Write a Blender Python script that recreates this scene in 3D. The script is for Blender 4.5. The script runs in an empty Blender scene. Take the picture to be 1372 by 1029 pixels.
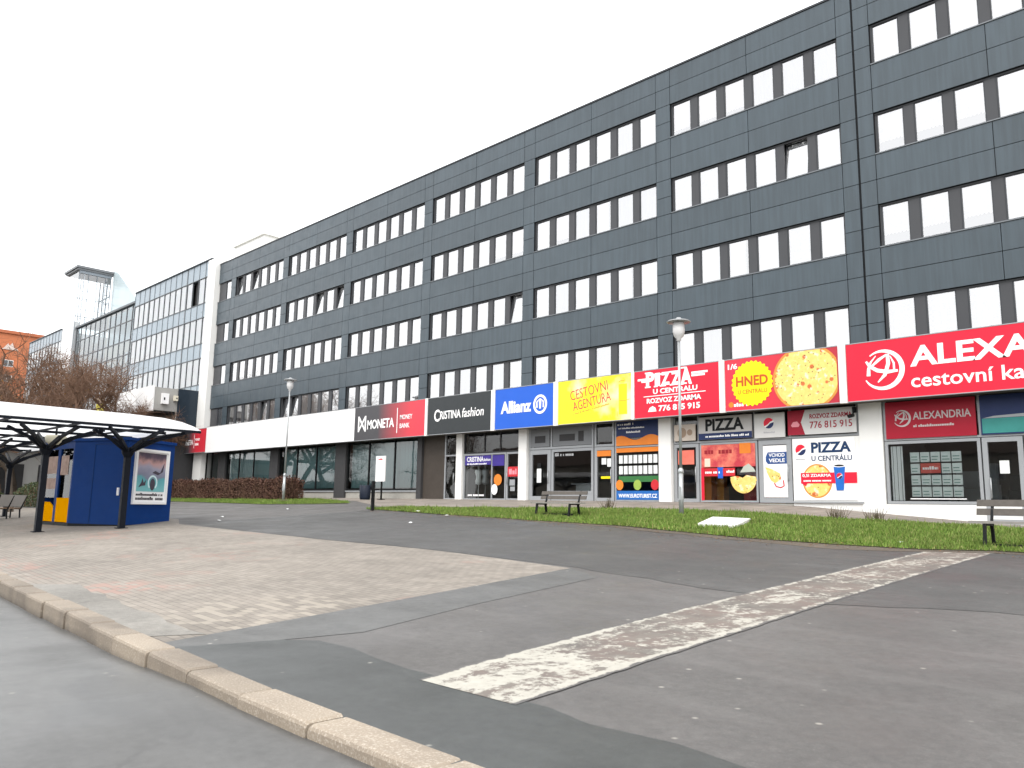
import bpy, bmesh, math, random
import numpy as np
from mathutils import Vector, Matrix
random.seed(7); rng = np.random.default_rng(7)
R = math.radians
SC = bpy.context.scene
COL = SC.collection

# ------------------------------------------------------------------ camera
# x runs along the facade, y points from the road to the facade, z = 0 is the height of the lens
YAW, PITCH, ROLL, FPX = 0.781533, 0.153145, 0.0174682, 1067.85
cam = bpy.data.cameras.new('camera')
cam.sensor_width = 36.0
cam.lens = FPX / 1372 * 36.0
cam.clip_start, cam.clip_end = 0.1, 3000
camo = bpy.data.objects.new('camera', cam); COL.objects.link(camo)
_r = Vector((math.cos(YAW), math.sin(YAW), 0)); _f0 = Vector((-math.sin(YAW), math.cos(YAW), 0)); _z = Vector((0, 0, 1))
_fw = _f0 * math.cos(PITCH) + _z * math.sin(PITCH)
_up = -_f0 * math.sin(PITCH) + _z * math.cos(PITCH)
_R = _r * math.cos(ROLL) + _up * math.sin(ROLL)
_U = -_r * math.sin(ROLL) + _up * math.cos(ROLL)
camo.matrix_world = Matrix(((_R.x, _U.x, -_fw.x, 0), (_R.y, _U.y, -_fw.y, 0), (_R.z, _U.z, -_fw.z, 0), (0, 0, 0, 1)))
SC.camera = camo

# ------------------------------------------------------------------ sky, sun, exposure (bright overcast)
SUN_EL, SUN_AZ = R(48), R(150)
W = bpy.data.worlds.new('World'); SC.world = W; W.use_nodes = True
nt = W.node_tree; nt.nodes.clear()
sky = nt.nodes.new('ShaderNodeTexSky'); sky.sky_type = 'NISHITA'; sky.sun_disc = False
sky.sun_elevation = SUN_EL; sky.sun_rotation = SUN_AZ
sky.air_density = 1.0; sky.dust_density = 4.0; sky.ozone_density = 1.0
mx = nt.nodes.new('ShaderNodeMixRGB'); mx.inputs[0].default_value = 0.86
mx.inputs[2].default_value = (11.0, 11.05, 11.1, 1)          # the even white cloud deck
bg = nt.nodes.new('ShaderNodeBackground'); bg.inputs[1].default_value = 0.12
ow = nt.nodes.new('ShaderNodeOutputWorld')
nt.links.new(sky.outputs[0], mx.inputs[1]); nt.links.new(mx.outputs[0], bg.inputs[0]); nt.links.new(bg.outputs[0], ow.inputs[0])
sl = bpy.data.lights.new('sun', 'SUN'); sl.energy = 1.0; sl.angle = R(35); sl.color = (1.0, 0.965, 0.92)
so = bpy.data.objects.new('sun', sl); COL.objects.link(so)
sd = Vector((math.sin(SUN_AZ) * math.cos(SUN_EL), math.cos(SUN_AZ) * math.cos(SUN_EL), math.sin(SUN_EL)))
so.rotation_euler = sd.to_track_quat('Z', 'Y').to_euler()
so.location = (10, -20, 40)
SC.view_settings.view_transform = 'Standard'; SC.view_settings.look = 'None'
SC.view_settings.gamma = 1.0; SC.view_settings.use_curve_mapping = False
SC.view_settings.exposure = 0.90

# ------------------------------------------------------------------ materials
def lin(h):
    if isinstance(h, (tuple, list)): return tuple(h)
    h = h.lstrip('#'); o = []
    for i in (0, 2, 4):
        c = int(h[i:i+2], 16) / 255
        o.append(c / 12.92 if c <= .04045 else ((c + .055) / 1.055) ** 2.4)
    return tuple(o)
class NT:
    def __init__(s, name):
        s.m = bpy.data.materials.new(name); s.m.use_nodes = True
        s.t = s.m.node_tree; s.t.nodes.clear()
        s.out = s.n('ShaderNodeOutputMaterial')
        s.geo = s.n('ShaderNodeNewGeometry')
    def n(s, k, **kw):
        q = s.t.nodes.new(k)
        for a, b in kw.items(): setattr(q, a, b)
        return q
    def l(s, a, b): s.t.links.new(a, b)
    def noise(s, scale, detail=4, rough=.55, vec=None, dist=0):
        q = s.n('ShaderNodeTexNoise'); q.inputs['Scale'].default_value = scale; q.inputs['Detail'].default_value = detail
        q.inputs['Roughness'].default_value = rough; q.inputs['Distortion'].default_value = dist
        s.l(vec or s.geo.outputs['Position'], q.inputs['Vector']); return q.outputs['Fac']
    def ramp(s, fac, stops, interp='LINEAR'):
        q = s.n('ShaderNodeValToRGB'); q.color_ramp.interpolation = interp
        e = q.color_ramp.elements
        while len(e) < len(stops): e.new(.5)
        for k, (p, c) in zip(e, stops):
            k.position = p
            c = (c, c, c) if isinstance(c, (int, float)) else c
            k.color = (*lin(c), 1)
        s.l(fac, q.inputs[0]); return q.outputs[0]
    def mix(s, fac, a, b, blend='MIX'):
        q = s.n('ShaderNodeMixRGB', blend_type=blend)
        for i, v in enumerate((fac, a, b)):
            if hasattr(v, 'node'): s.l(v, q.inputs[i])
            elif isinstance(v, (int, float)): q.inputs[i].default_value = v if i == 0 else (v, v, v, 1)
            else: q.inputs[i].default_value = (*lin(v), 1)
        return q.outputs[0]
    def math(s, op, a, b=0.0):
        q = s.n('ShaderNodeMath', operation=op)
        for i, v in enumerate((a, b)):
            if hasattr(v, 'node'): s.l(v, q.inputs[i])
            else: q.inputs[i].default_value = v
        return q.outputs[0]
    def scaled(s, sx, sy, sz, src=None):
        q = s.n('ShaderNodeMapping'); q.inputs['Scale'].default_value = (sx, sy, sz)
        s.l(src or s.geo.outputs['Position'], q.inputs[0]); return q.outputs[0]
    def fin(s, color, rough=.6, bump=None, bstr=.3, bdist=.01, metal=0, spec=.5, coat=0, trans=0):
        p = s.n('ShaderNodeBsdfPrincipled')
        if hasattr(color, 'node'): s.l(color, p.inputs['Base Color'])
        else: p.inputs['Base Color'].default_value = (*lin(color), 1)
        if hasattr(rough, 'node'): s.l(rough, p.inputs['Roughness'])
        else: p.inputs['Roughness'].default_value = rough
        p.inputs['Metallic'].default_value = metal; p.inputs['Specular IOR Level'].default_value = spec
        p.inputs['Coat Weight'].default_value = coat
        if bump is not None:
            b = s.n('ShaderNodeBump'); b.inputs['Strength'].default_value = bstr; b.inputs['Distance'].default_value = bdist
            s.l(bump, b.inputs['Height']); s.l(b.outputs[0], p.inputs['Normal'])
        s.l(p.outputs[0], s.out.inputs[0]); s.p = p
        return s.m
MATS = {}
def M(name, col, rough=.55, var=.12, scale=3.0, bump=0, metal=0, spec=.22, island=0):
    """painted / solid surface with faint mottling"""
    if name in MATS: return MATS[name]
    t = NT(name); c = lin(col)
    f = t.noise(scale, 5, .6)
    lo = tuple(x * (1 - var) for x in c); hi = tuple(min(1, x * (1 + var)) for x in c)
    cc = t.mix(f, lo, hi)
    if island:
        g = t.geo.outputs['Random Per Island']
        q = t.ramp(g, [(0, 1 - island), (1, 1 + island)])
        cc = t.mix(1.0, cc, q, 'MULTIPLY')
    rr = t.ramp(t.noise(scale * 3, 3), [(.3, max(.02, rough - .07)), (.7, min(1, rough + .07))])
    MATS[name] = t.fin(cc, rr, t.noise(scale * 12, 3) if bump else None, bump, .01, metal, spec)
    return MATS[name]
def glass(name, tint=(.9, .95, .95), ior=1.7, lo=.03):
    t = NT(name)
    tr = t.n('ShaderNodeBsdfTransparent'); tr.inputs[0].default_value = (*tint, 1)
    gl = t.n('ShaderNodeBsdfGlossy'); gl.inputs['Roughness'].default_value = .02; gl.inputs['Color'].default_value = (1, 1, 1, 1)
    fr = t.n('ShaderNodeFresnel'); fr.inputs[0].default_value = ior
    b = t.n('ShaderNodeBump'); b.inputs['Strength'].default_value = .05; b.inputs['Distance'].default_value = .02
    t.l(t.noise(1.3, 1), b.inputs['Height']); t.l(b.outputs[0], gl.inputs['Normal'])
    mxs = t.n('ShaderNodeMixShader'); t.l(t.math('ADD', fr.outputs[0], lo), mxs.inputs[0])
    t.l(tr.outputs[0], mxs.inputs[1]); t.l(gl.outputs[0], mxs.inputs[2]); t.l(mxs.outputs[0], t.out.inputs[0])
    return t.m
GLASS = glass('window_glass', (1, 1, 1), 2.3, .25)
SHOPGLASS = glass('shop_glass', (.82, .87, .87), 1.5, .015)
BANKGLASS = glass('bank_glass', (.74, .84, .84), 1.6, .02)
ATRGLASS = glass('atrium_glass', (.72, .85, .9), 1.5, .04)

def asphalt(name, base, tone=.22, speck=.25, rough=(.5, .85), patches=True):
    t = NT(name); c = lin(base)
    n1 = t.noise(.35, 5, .6); n2 = t.noise(2.2, 4, .6); n3 = t.noise(75, 3, .7)
    a = t.mix(t.ramp(n1, [(.3, 0), (.7, 1)]), tuple(x*(1-tone) for x in c), tuple(x*(1+tone) for x in c))
    a = t.mix(t.math('MULTIPLY', t.ramp(n2, [(.42, 0), (.66, 1)]), .55), a, tuple(x*.74 for x in c))
    n4 = t.noise(14, 5, .7)
    a = t.mix(1, a, t.ramp(n4, [(.3, .82), (.7, 1.16)]), 'MULTIPLY')
    drip = t.noise(1.0, 3, .5, t.scaled(.5, 2.2, 1))
    a = t.mix(t.math('MULTIPLY', t.ramp(drip, [(.55, 0), (.7, 1)]), .3), a, tuple(x*1.45 for x in c))
    a = t.mix(t.math('MULTIPLY', t.ramp(n3, [(.55, 0), (.75, 1)]), speck), a, tuple(min(1, x*2.6) for x in c))
    a = t.mix(t.math('MULTIPLY', t.ramp(t.noise(90, 2), [(.3, 1), (.45, 0)]), speck), a, tuple(x*.45 for x in c))
    # scattered pale grit and old chewing gum
    v = t.n('ShaderNodeTexVoronoi'); v.inputs['Scale'].default_value = 2.6; t.l(t.geo.outputs['Position'], v.inputs['Vector'])
    d = t.ramp(v.outputs['Distance'], [(.03, 1), (.07, 0)])
    a = t.mix(t.math('MULTIPLY', d, .45), a, '#b9b4aa')
    # fine cracks
    vc = t.n('ShaderNodeTexVoronoi', feature='DISTANCE_TO_EDGE'); vc.inputs['Scale'].default_value = .38
    wv = t.n('ShaderNodeVectorMath', operation='ADD'); t.l(t.geo.outputs['Position'], wv.inputs[0])
    nv = t.n('ShaderNodeTexNoise'); nv.inputs['Scale'].default_value = 1.1; nv.inputs['Detail'].default_value = 5; t.l(t.geo.outputs['Position'], nv.inputs['Vector'])
    t.l(nv.outputs['Color'], wv.inputs[1]); t.l(wv.outputs[0], vc.inputs['Vector'])
    ck = t.math('MULTIPLY', t.ramp(vc.outputs['Distance'], [(.002, 1), (.008, 0)]), t.ramp(t.noise(.3, 2), [(.54, 0), (.64, .35)]))
    a = t.mix(ck, a, tuple(x*.35 for x in c))
    rr = t.ramp(t.noise(.6, 4), [(.35, rough[0]), (.65, rough[1])])
    return t.fin(a, rr, t.noise(220, 2), .35, .004)
ASPH = asphalt('asphalt_plaza', (.100, .096, .092))
ASPH_D = asphalt('asphalt_dark', (.050, .054, .052), .16, .18, (.42, .7))
ASPH_M = asphalt('asphalt_grey', (.098, .099, .096), .14, .15, (.5, .75))
ASPH_B = asphalt('asphalt_upper', (.068, .068, .066), .22, .2)
ROADM = asphalt('asphalt_road', (.092, .092, .089), .3, .14, (.28, .6))
DIRT = asphalt('grass_verge_dirt', (.10, .082, .062), .25, .3, (.8, .95))

def paver_mat():
    t = NT('concrete_pavers')
    rot = t.n('ShaderNodeMapping'); rot.inputs['Rotation'].default_value = (0, 0, R(4)); t.l(t.geo.outputs['Position'], rot.inputs[0])
    b = t.n('ShaderNodeTexBrick'); b.inputs['Scale'].default_value = 1; b.inputs['Brick Width'].default_value = .2; b.inputs['Row Height'].default_value = .1
    b.inputs['Mortar Size'].default_value = .008; b.inputs['Mortar Smooth'].default_value = .3; b.inputs['Bias'].default_value = 0
    b.inputs['Color1'].default_value = (.255, .228, .195, 1); b.inputs['Color2'].default_value = (.21, .186, .158, 1); b.inputs['Mortar'].default_value = (.15, .134, .115, 1)
    t.l(rot.outputs[0], b.inputs['Vector'])
    big = t.ramp(t.noise(.5, 4), [(.3, .82), (.7, 1.12)])
    a = t.mix(1, b.outputs['Color'], big, 'MULTIPLY')
    a = t.mix(1, a, t.ramp(t.noise(2.6, 5, .65), [(.35, .84), (.68, 1.12)]), 'MULTIPLY')
    # a few reddish bricks near the corner
    b2 = t.n('ShaderNodeTexBrick')
    for k, v in (('Scale', 1), ('Brick Width', .2), ('Row Height', .1), ('Mortar Size', .0)): b2.inputs[k].default_value = v
    b2.inputs['Color1'].default_value = (0, 0, 0, 1); b2.inputs['Color2'].default_value = (1, 1, 1, 1); t.l(rot.outputs[0], b2.inputs['Vector'])
    red = t.math('MULTIPLY', t.ramp(b2.outputs['Color'], [(.45, 0), (.6, 1)]), t.ramp(t.noise(.42, 3), [(.58, 0), (.70, .45)]))
    a = t.mix(red, a, (.38, .21, .17))
    # the pale block band by the kerb corner
    dst = t.n('ShaderNodeVectorMath', operation='DISTANCE'); t.l(t.geo.outputs['Position'], dst.inputs[0]); dst.inputs[1].default_value = (-8.3, 4.6, -1.2)
    near = t.ramp(t.math('ADD', t.math('DIVIDE', dst.outputs['Value'], 2.4), t.math('MULTIPLY', t.noise(1.5, 3), .4)), [(.5, 1), (.9, 0)])
    a = t.mix(t.math('MULTIPLY', near, t.ramp(b2.outputs['Color'], [(.3, .75), (.5, 0)])), a, (.305, .272, .225))
    return t.fin(a, .82, b.outputs['Fac'], .5, -.006)
PAVER = paver_mat()
def walk_mat():
    t = NT('sidewalk_slabs')
    b = t.n('ShaderNodeTexBrick'); b.offset = 0
    for k, v in (('Scale', 1), ('Brick Width', .5), ('Row Height', .5), ('Mortar Size', .01)): b.inputs[k].default_value = v
    b.inputs['Color1'].default_value = (.27, .235, .20, 1); b.inputs['Color2'].default_value = (.21, .185, .16, 1); b.inputs['Mortar'].default_value = (.1, .09, .08, 1)
    t.l(t.geo.outputs['Position'], b.inputs['Vector'])
    a = t.mix(1, b.outputs['Color'], t.ramp(t.noise(.8, 4), [(.3, .75), (.7, 1.15)]), 'MULTIPLY')
    return t.fin(a, .85, b.outputs['Fac'], .4, -.005)
WALK = walk_mat()
def granite():
    t = NT('kerb_granite')
    a = t.mix(t.noise(1.2, 4), (.31, .258, .196), (.175, .146, .116))
    a = t.mix(t.math('MULTIPLY', t.ramp(t.noise(70, 2), [(.5, 0), (.7, 1)]), .4), a, (.55, .5, .43))
    a = t.mix(t.math('MULTIPLY', t.ramp(t.noise(.7, 4), [(.47, 0), (.62, 1)]), .6), a, (.12, .10, .08))
    gz = t.n('ShaderNodeSeparateXYZ'); t.l(t.geo.outputs['Position'], gz.inputs[0])
    spl = t.math('ADD', gz.outputs[2], t.math('MULTIPLY', t.noise(6, 4), .09))
    a = t.mix(t.math('MULTIPLY', t.ramp(t.math('ADD', spl, 1.6), [(.20, .8), (.29, 0)]), 1.0), a, (.085, .072, .06))   # road splash on the face
    g = t.ramp(t.geo.outputs['Random Per Island'], [(0, .78), (1, 1.2)])
    a = t.mix(1, a, g, 'MULTIPLY')
    return t.fin(a, .8, t.noise(60, 3), .5, .006)
KERB = granite()
def worn_paint():
    t = NT('worn_road_paint')
    at = t.n('ShaderNodeAttribute'); at.attribute_name = 'strip'   # x across 0..1, y along in metres
    sep = t.n('ShaderNodeSeparateXYZ'); t.l(at.outputs['Vector'], sep.inputs[0])
    u, v = sep.outputs[0], sep.outputs[1]
    edge = t.math('ABSOLUTE', t.math('SUBTRACT', u, .5))
    wear = t.noise(1.7, 6, .75, t.scaled(1.6, 1, 1), .6); wear2 = t.noise(12, 6, .75)
    # border lines kept better than the field between; the near end kept best
    bias = t.math('ADD', t.ramp(edge, [(.36, 0), (.45, .085)]), t.ramp(t.math('DIVIDE', v, 14.0), [(0, .085), (.18, .02), (.35, 0), (1, .015)]))
    f = t.ramp(t.math('ADD', t.math('ADD', t.math('MULTIPLY', wear, .6), t.math('MULTIPLY', wear2, .4)), bias), [(.525, 0), (.585, 1)])
    under = t.mix(t.ramp(t.noise(1.1, 4), [(.35, 0), (.65, 1)]), (.105, .095, .085), (.165, .128, .110))
    under = t.mix(t.math('MULTIPLY', t.ramp(t.noise(5, 4), [(.45, 0), (.6, 1)]), .6), under, (.16, .15, .13))
    pale = t.mix(t.noise(14, 4), (.30, .285, .245), (.46, .445, .39))
    rag = t.ramp(t.math('ADD', edge, t.math('MULTIPLY', t.math('SUBTRACT', t.noise(7, 5, .7), .5), .14)), [(.455, 0), (.47, 1)])
    return t.fin(t.mix(rag, t.mix(f, under, pale), (.098, .094, .090)), .75, t.noise(150, 2), .3, .004)
PAINT = worn_paint()
def grassm():
    t = NT('grass_blades')
    a = t.ramp(t.geo.outputs['Random Per Island'], [(0, (.07, .13, .02)), (.45, (.13, .225, .035)), (.8, (.19, .29, .055)), (1, (.32, .30, .12))])
    a = t.mix(t.ramp(t.noise(.9, 4), [(.35, .45), (.65, 0)]), a, (.11, .135, .035))
    return t.fin(a, .7, spec=.2)
GRASS = grassm()
SOIL = M('lawn_soil', (.075, .085, .03), .9, .4, 2.5, .5)
def claddingm():
    t = NT('anthracite_cladding'); c = (.047, .067, .082)
    a = t.mix(t.noise(.25, 4), tuple(x*.92 for x in c), tuple(x*1.08 for x in c))
    a = t.mix(1, a, t.ramp(t.geo.outputs['Random Per Island'], [(0, .93), (1, 1.07)]), 'MULTIPLY')
    st = t.ramp(t.noise(1.0, 5, .6, t.scaled(6, 1, .35)), [(.42, .86), (.62, 1.06)])
    a = t.mix(1, a, st, 'MULTIPLY')
    return t.fin(a, t.ramp(t.noise(2, 3), [(.3, .38), (.7, .5)]), t.noise(.9, 2), .08, .02, spec=.5)
CLAD = claddingm()
BACK = M('joint_backing', (.012, .013, .015), .8)
INFILL = M('window_infill', (.062, .064, .069), .45, .06, 1.5)
FRAME = M('window_frame_paint', (.05, .054, .06), .4, .06)
SILL = M('sill_metal', (.16, .17, .18), .35, .08, metal=.6)
DARKROOM = M('unlit_room', (.16, .155, .15), .9, .2, 1.0)
def curtainm(name, c, lace=False):
    t = NT(name)
    w = t.noise(1.0, 3, .6, t.scaled(15, 8, .25))
    a = t.mix(w, tuple(x*.80 for x in c), c)
    if lace:
        v = t.n('ShaderNodeTexVoronoi'); v.inputs['Scale'].default_value = 18; t.l(t.geo.outputs['Position'], v.inputs['Vector'])
        a = t.mix(t.ramp(v.outputs['Distance'], [(.25, 0), (.5, .35)]), a, (.42, .42, .44))
    p = t.fin(a, .9, spec=.1); return p
CURT = curtainm('white_curtain', (.93, .94, .95)); LACE = curtainm('lace_curtain', (.9, .9, .92), True); GREYC = curtainm('grey_curtain', (.62, .63, .67)); ROSEC = curtainm('rose_curtain', (.86, .78, .80))
TEALBLIND = curtainm('teal_blind', (.27, .37, .38))
WHITEP = M('white_render', (.80, .80, .78), .75, .05, 1.3, .15)
WHITES = M('white_sign_film', (.86, .86, .86), .4, .03)
GREYAL = M('grey_aluminium', (.33, .345, .36), .38, .06, 2, metal=.2)
SOFFIT = M('canopy_soffit', (.13, .125, .115), .8, .15, 2)
DKCOL = M('dark_column', (.05, .05, .052), .6, .15, 2)
CONC = M('concrete', (.34, .33, .30), .85, .2, 3, .4)
PASS = M('brown_passage_panel', (.06, .05, .042), .6, .25, 2.5)
BLACKM = M('black_metal', (.011, .012, .013), .5, .2, 4, spec=.15)
NAVYSTEEL = M('shelter_steel', (.007, .009, .014), .5, .2, 4, spec=.12)
GALV = M('galvanised_steel', (.42, .44, .45), .42, .15, 6, metal=.5)
LAMPW = M('lamp_glass_opal', (.62, .62, .62), .35, .05)

# ------------------------------------------------------------------ mesh builder
ORG = {}
class MB:
    def __init__(s): s.v = []; s.f = []; s.mi = []; s.smooth = []; s.cur = 0; s.sm = False
    def vert(s, p): s.v.append(tuple(p)); return len(s.v) - 1
    def face(s, idx): s.f.append(tuple(idx)); s.mi.append(s.cur); s.smooth.append(s.sm)
    def poly(s, pts): b = len(s.v); s.v += [tuple(p) for p in pts]; s.face(range(b, b + len(pts)))
    def hexa(s, p):
        b = len(s.v); s.v += [tuple(q) for q in p]
        for q in ((0,3,2,1),(4,5,6,7),(0,1,5,4),(1,2,6,5),(2,3,7,6),(3,0,4,7)): s.face([b+i for i in q])
        return s
    def box(s, x0, x1, y0, y1, z0, z1):
        return s.hexa([(x0,y0,z0),(x1,y0,z0),(x1,y1,z0),(x0,y1,z0),(x0,y0,z1),(x1,y0,z1),(x1,y1,z1),(x0,y1,z1)])
    def obox(s, o, U, V, N, u0, u1, v0, v1, n0, n1):
        o, U, V, N = Vector(o), Vector(U), Vector(V), Vector(N)
        P = lambda u, v, n: o + U*u + V*v + N*n
        return s.hexa([P(u0,v0,n0),P(u1,v0,n0),P(u1,v1,n0),P(u0,v1,n0),P(u0,v0,n1),P(u1,v0,n1),P(u1,v1,n1),P(u0,v1,n1)])
    def extr(s, pts, o, U, V, N, n0, n1):
        """planar outline (u,v) extruded along N"""
        o, U, V, N = Vector(o), Vector(U), Vector(V), Vector(N)
        b = len(s.v); k = len(pts)
        s.v += [tuple(o + U*u + V*v + N*n0) for u, v in pts] + [tuple(o + U*u + V*v + N*n1) for u, v in pts]
        s.face(range(b, b+k)); s.face(range(b+2*k-1, b+k-1, -1))
        for i in range(k):
            j = (i+1) % k; s.face((b+i, b+k+i, b+k+j, b+j))
        return s
    def tube(s, p0, p1, r0, r1=None, n=8, cap=True):
        r1 = r0 if r1 is None else r1
        p0, p1 = Vector(p0), Vector(p1); d = (p1 - p0)
        if d.length < 1e-6: return s
        d.normalize(); a = d.orthogonal().normalized(); c = d.cross(a)
        b = len(s.v)
        for p, r in ((p0, r0), (p1, r1)):
            for i in range(n):
                t = 2*math.pi*i/n; s.v.append(tuple(p + a*(r*math.cos(t)) + c*(r*math.sin(t))))
        old = s.sm; s.sm = n > 4
        for i in range(n):
            j = (i+1) % n; s.face((b+i, b+j, b+n+j, b+n+i))
        s.sm = old
        if cap: s.face(range(b+n-1, b-1, -1)); s.face(range(b+n, b+2*n))
        return s
    def path(s, pts, r, n=8):
        for a, b in zip(pts[:-1], pts[1:]): s.tube(a, b, r, r, n)
        return s
    def bar(s, p0, p1, w, h):
        """rectangular bar between two points, w wide, h deep in the vertical sense"""
        p0, p1 = Vector(p0), Vector(p1); d = (p1-p0); L = d.length; d.normalize()
        side = d.cross(Vector((0,0,1)))
        if side.length < 1e-4: side = Vector((1,0,0))
        side.normalize(); up = side.cross(d)
        return s.obox(p0, d, side, up, 0, L, -w/2, w/2, -h/2, h/2)
    def lathe(s, c, prof, n=20):
        c = Vector(c); b = len(s.v); k = len(prof)
        for i in range(n):
            t = 2*math.pi*i/n
            for r, z in prof: s.v.append((c.x + r*math.cos(t), c.y + r*math.sin(t), c.z + z))
        old = s.sm; s.sm = True
        for i in range(n):
            j = (i+1) % n
            for q in range(k-1): s.face((b+i*k+q, b+j*k+q, b+j*k+q+1, b+i*k+q+1))
        s.sm = old
        return s
    def raw(s, verts, faces):
        b = len(s.v); s.v += [tuple(v) for v in verts]
        for f in faces: s.face([b+i for i in f])
    def text(s, body, o, U, V, N, w=None, h=None, bold=0.0, shear=0.0, depth=.012, spacing=1.0, line=1.0, align='LEFT', maxw=None):
        """lettering fitted to width w and/or cap height h, lower-left corner at o"""
        vs, fs, (x0, x1, y0, y1) = text_mesh(body, bold, shear, spacing, line, align)
        W_, H_ = x1-x0, y1-y0
        sx = (w/W_) if w else None; sy = (h/H_) if h else None
        if sx is None: sx = sy
        if sy is None: sy = sx
        o, U, V, N = Vector(o), Vector(U), Vector(V), Vector(N)
        s.raw([o + U*((x-x0)*sx) + V*((y-y0)*sy) + N*(depth if z > 0 else -.002) for x, y, z in vs], fs)
        return s
    def build(s, name, mats, parent=None, org=None):
        me = bpy.data.meshes.new(name)
        V = np.array(s.v, dtype=float) if s.v else np.zeros((0,3))
        if org is None:
            lo, hi = V.min(0), V.max(0); org = Vector(((lo[0]+hi[0])/2, (lo[1]+hi[1])/2, lo[2]))
        else: org = Vector(org)
        me.from_pydata((V - np.array(org)).tolist(), [], s.f)
        mats = mats if isinstance(mats, (list, tuple)) else [mats]
        for m in mats: me.materials.append(m)
        me.polygons.foreach_set('material_index', s.mi); me.polygons.foreach_set('use_smooth', s.smooth)
        me.update()
        o = bpy.data.objects.new(name, me); COL.objects.link(o)
        ORG[o] = org
        if parent is not None:
            o.parent = parent; o.location = org - ORG[parent]
        else: o.location = org
        return o
_TC = {}
def text_mesh(body, bold, shear, spacing, line, align):
    key = (body, bold, shear, spacing, line, align)
    if key in _TC: return _TC[key]
    d = bpy.data.curves.new('t', 'FONT'); d.body = body; d.size = 1; d.offset = bold; d.shear = shear
    d.extrude = .01; d.space_character = spacing; d.space_line = line; d.align_x = align; d.resolution_u = 3
    ob = bpy.data.objects.new('t', d); COL.objects.link(ob)
    dg = bpy.context.evaluated_depsgraph_get(); dg.update()
    me = bpy.data.meshes.new_from_object(ob.evaluated_get(dg))
    vs = [tuple(v.co) for v in me.vertices]; fs = [tuple(p.vertices) for p in me.polygons]
    bpy.data.objects.remove(ob); bpy.data.curves.remove(d); bpy.data.meshes.remove(me)
    xs = [v[0] for v in vs]; ys = [v[1] for v in vs]
    _TC[key] = (vs, fs, (min(xs), max(xs), min(ys), max(ys)))
    return _TC[key]
X_, Y_, Z_ = Vector((1,0,0)), Vector((0,1,0)), Vector((0,0,1))
def circ(cx, cy, rx, ry=None, n=32, a0=0, a1=2*math.pi, closed=True):
    ry = rx if ry is None else ry
    m = n if closed else n + 1
    return [(cx + rx*math.cos(a0 + (a1-a0)*i/n), cy + ry*math.sin(a0 + (a1-a0)*i/n)) for i in range(m)]
def ribbon(pts, ws):
    """outline of a brush stroke along pts with half-widths ws"""
    L, Rr = [], []
    for i, (x, y) in enumerate(pts):
        a = pts[max(0, i-1)]; b = pts[min(len(pts)-1, i+1)]
        dx, dy = b[0]-a[0], b[1]-a[1]; q = math.hypot(dx, dy) or 1
        nx, ny = -dy/q, dx/q; w = ws[i] if isinstance(ws, (list, tuple)) else ws
        L.append((x+nx*w, y+ny*w)); Rr.append((x-nx*w, y-ny*w))
    return L, Rr
def stroke(mb, pts, ws, o, U, V, N, n0, n1):
    L, Rr = ribbon(pts, ws)
    for i in range(len(L)-1): mb.extr([L[i], L[i+1], Rr[i+1], Rr[i]], o, U, V, N, n0, n1)
def scribble(mb, o, U, V, N, w, h, depth=.006, seed=0):
    """a line of lettering too small to read: short upright strokes of uneven width"""
    r = random.Random(seed); x = 0
    while x < w:
        k = h * r.uniform(.35, .75); hh = h * r.choice((.7, .7, .7, 1))
        if r.random() < .14: x += h*.5; continue
        mb.obox(o, U, V, N, x, min(w, x + k), 0, hh, -.001, depth); x += k + h*.16
def tag(o, label=None, cat=None, group=None, kind=None):
    if label: o['label'] = label
    if cat: o['category'] = cat
    if group: o['group'] = group
    if kind: o['kind'] = kind
    return o
def root(name, loc, label, cat, group=None, rz=0, local=False):
    o = bpy.data.objects.new(name, None); COL.objects.link(o); o.location = loc; o.rotation_euler = (0, 0, rz)
    o.empty_display_size = .3
    ORG[o] = Vector((0,0,0)) if local else Vector(loc)
    return tag(o, label, cat, group)
def copy_tree(o, parent=None):
    c = o.copy(); COL.objects.link(c)
    if parent: c.parent = parent
    for ch in list(o.children): copy_tree(ch, c)
    return c
def struct(o): o['kind'] = 'structure'; return o

# ------------------------------------------------------------------ terrain
FY = 26.88                      # facade plane
FLOOR = .31                     # shop floor
def zfac(x): return float(np.interp(x, [-60, -40, -17, -12.3, -10.3, -7, 0, 20], [.34, .36, .31, .2, .04, -.21, -.6, -1.0]))
KB = [(-70, 9.4), (-40, 6.1), (-24, 4.45), (-15.45, 3.67), (-11.16, 3.38), (-8.79, 3.19), (-7.36, 3.08), (-6.38, 3.01), (-5.54, 2.94), (-4.48, 2.90), (-3.05, 2.87), (0, 2.82), (14, 2.7), (40, 2.4)]
def kback(x): return float(np.interp(x, [p[0] for p in KB], [p[1] for p in KB]))
def zroad(x): return float(np.interp(x, [-70, -8.5, -6.3, 40], [-1.43, -1.43, -1.345, -1.36]))
def zg(x, y):
    t = min(1, (y - 2.8) / (26.9 - 2.8)); t = max(t, 0)
    return -1.28 + (zfac(x) + 1.28) * t
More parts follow.
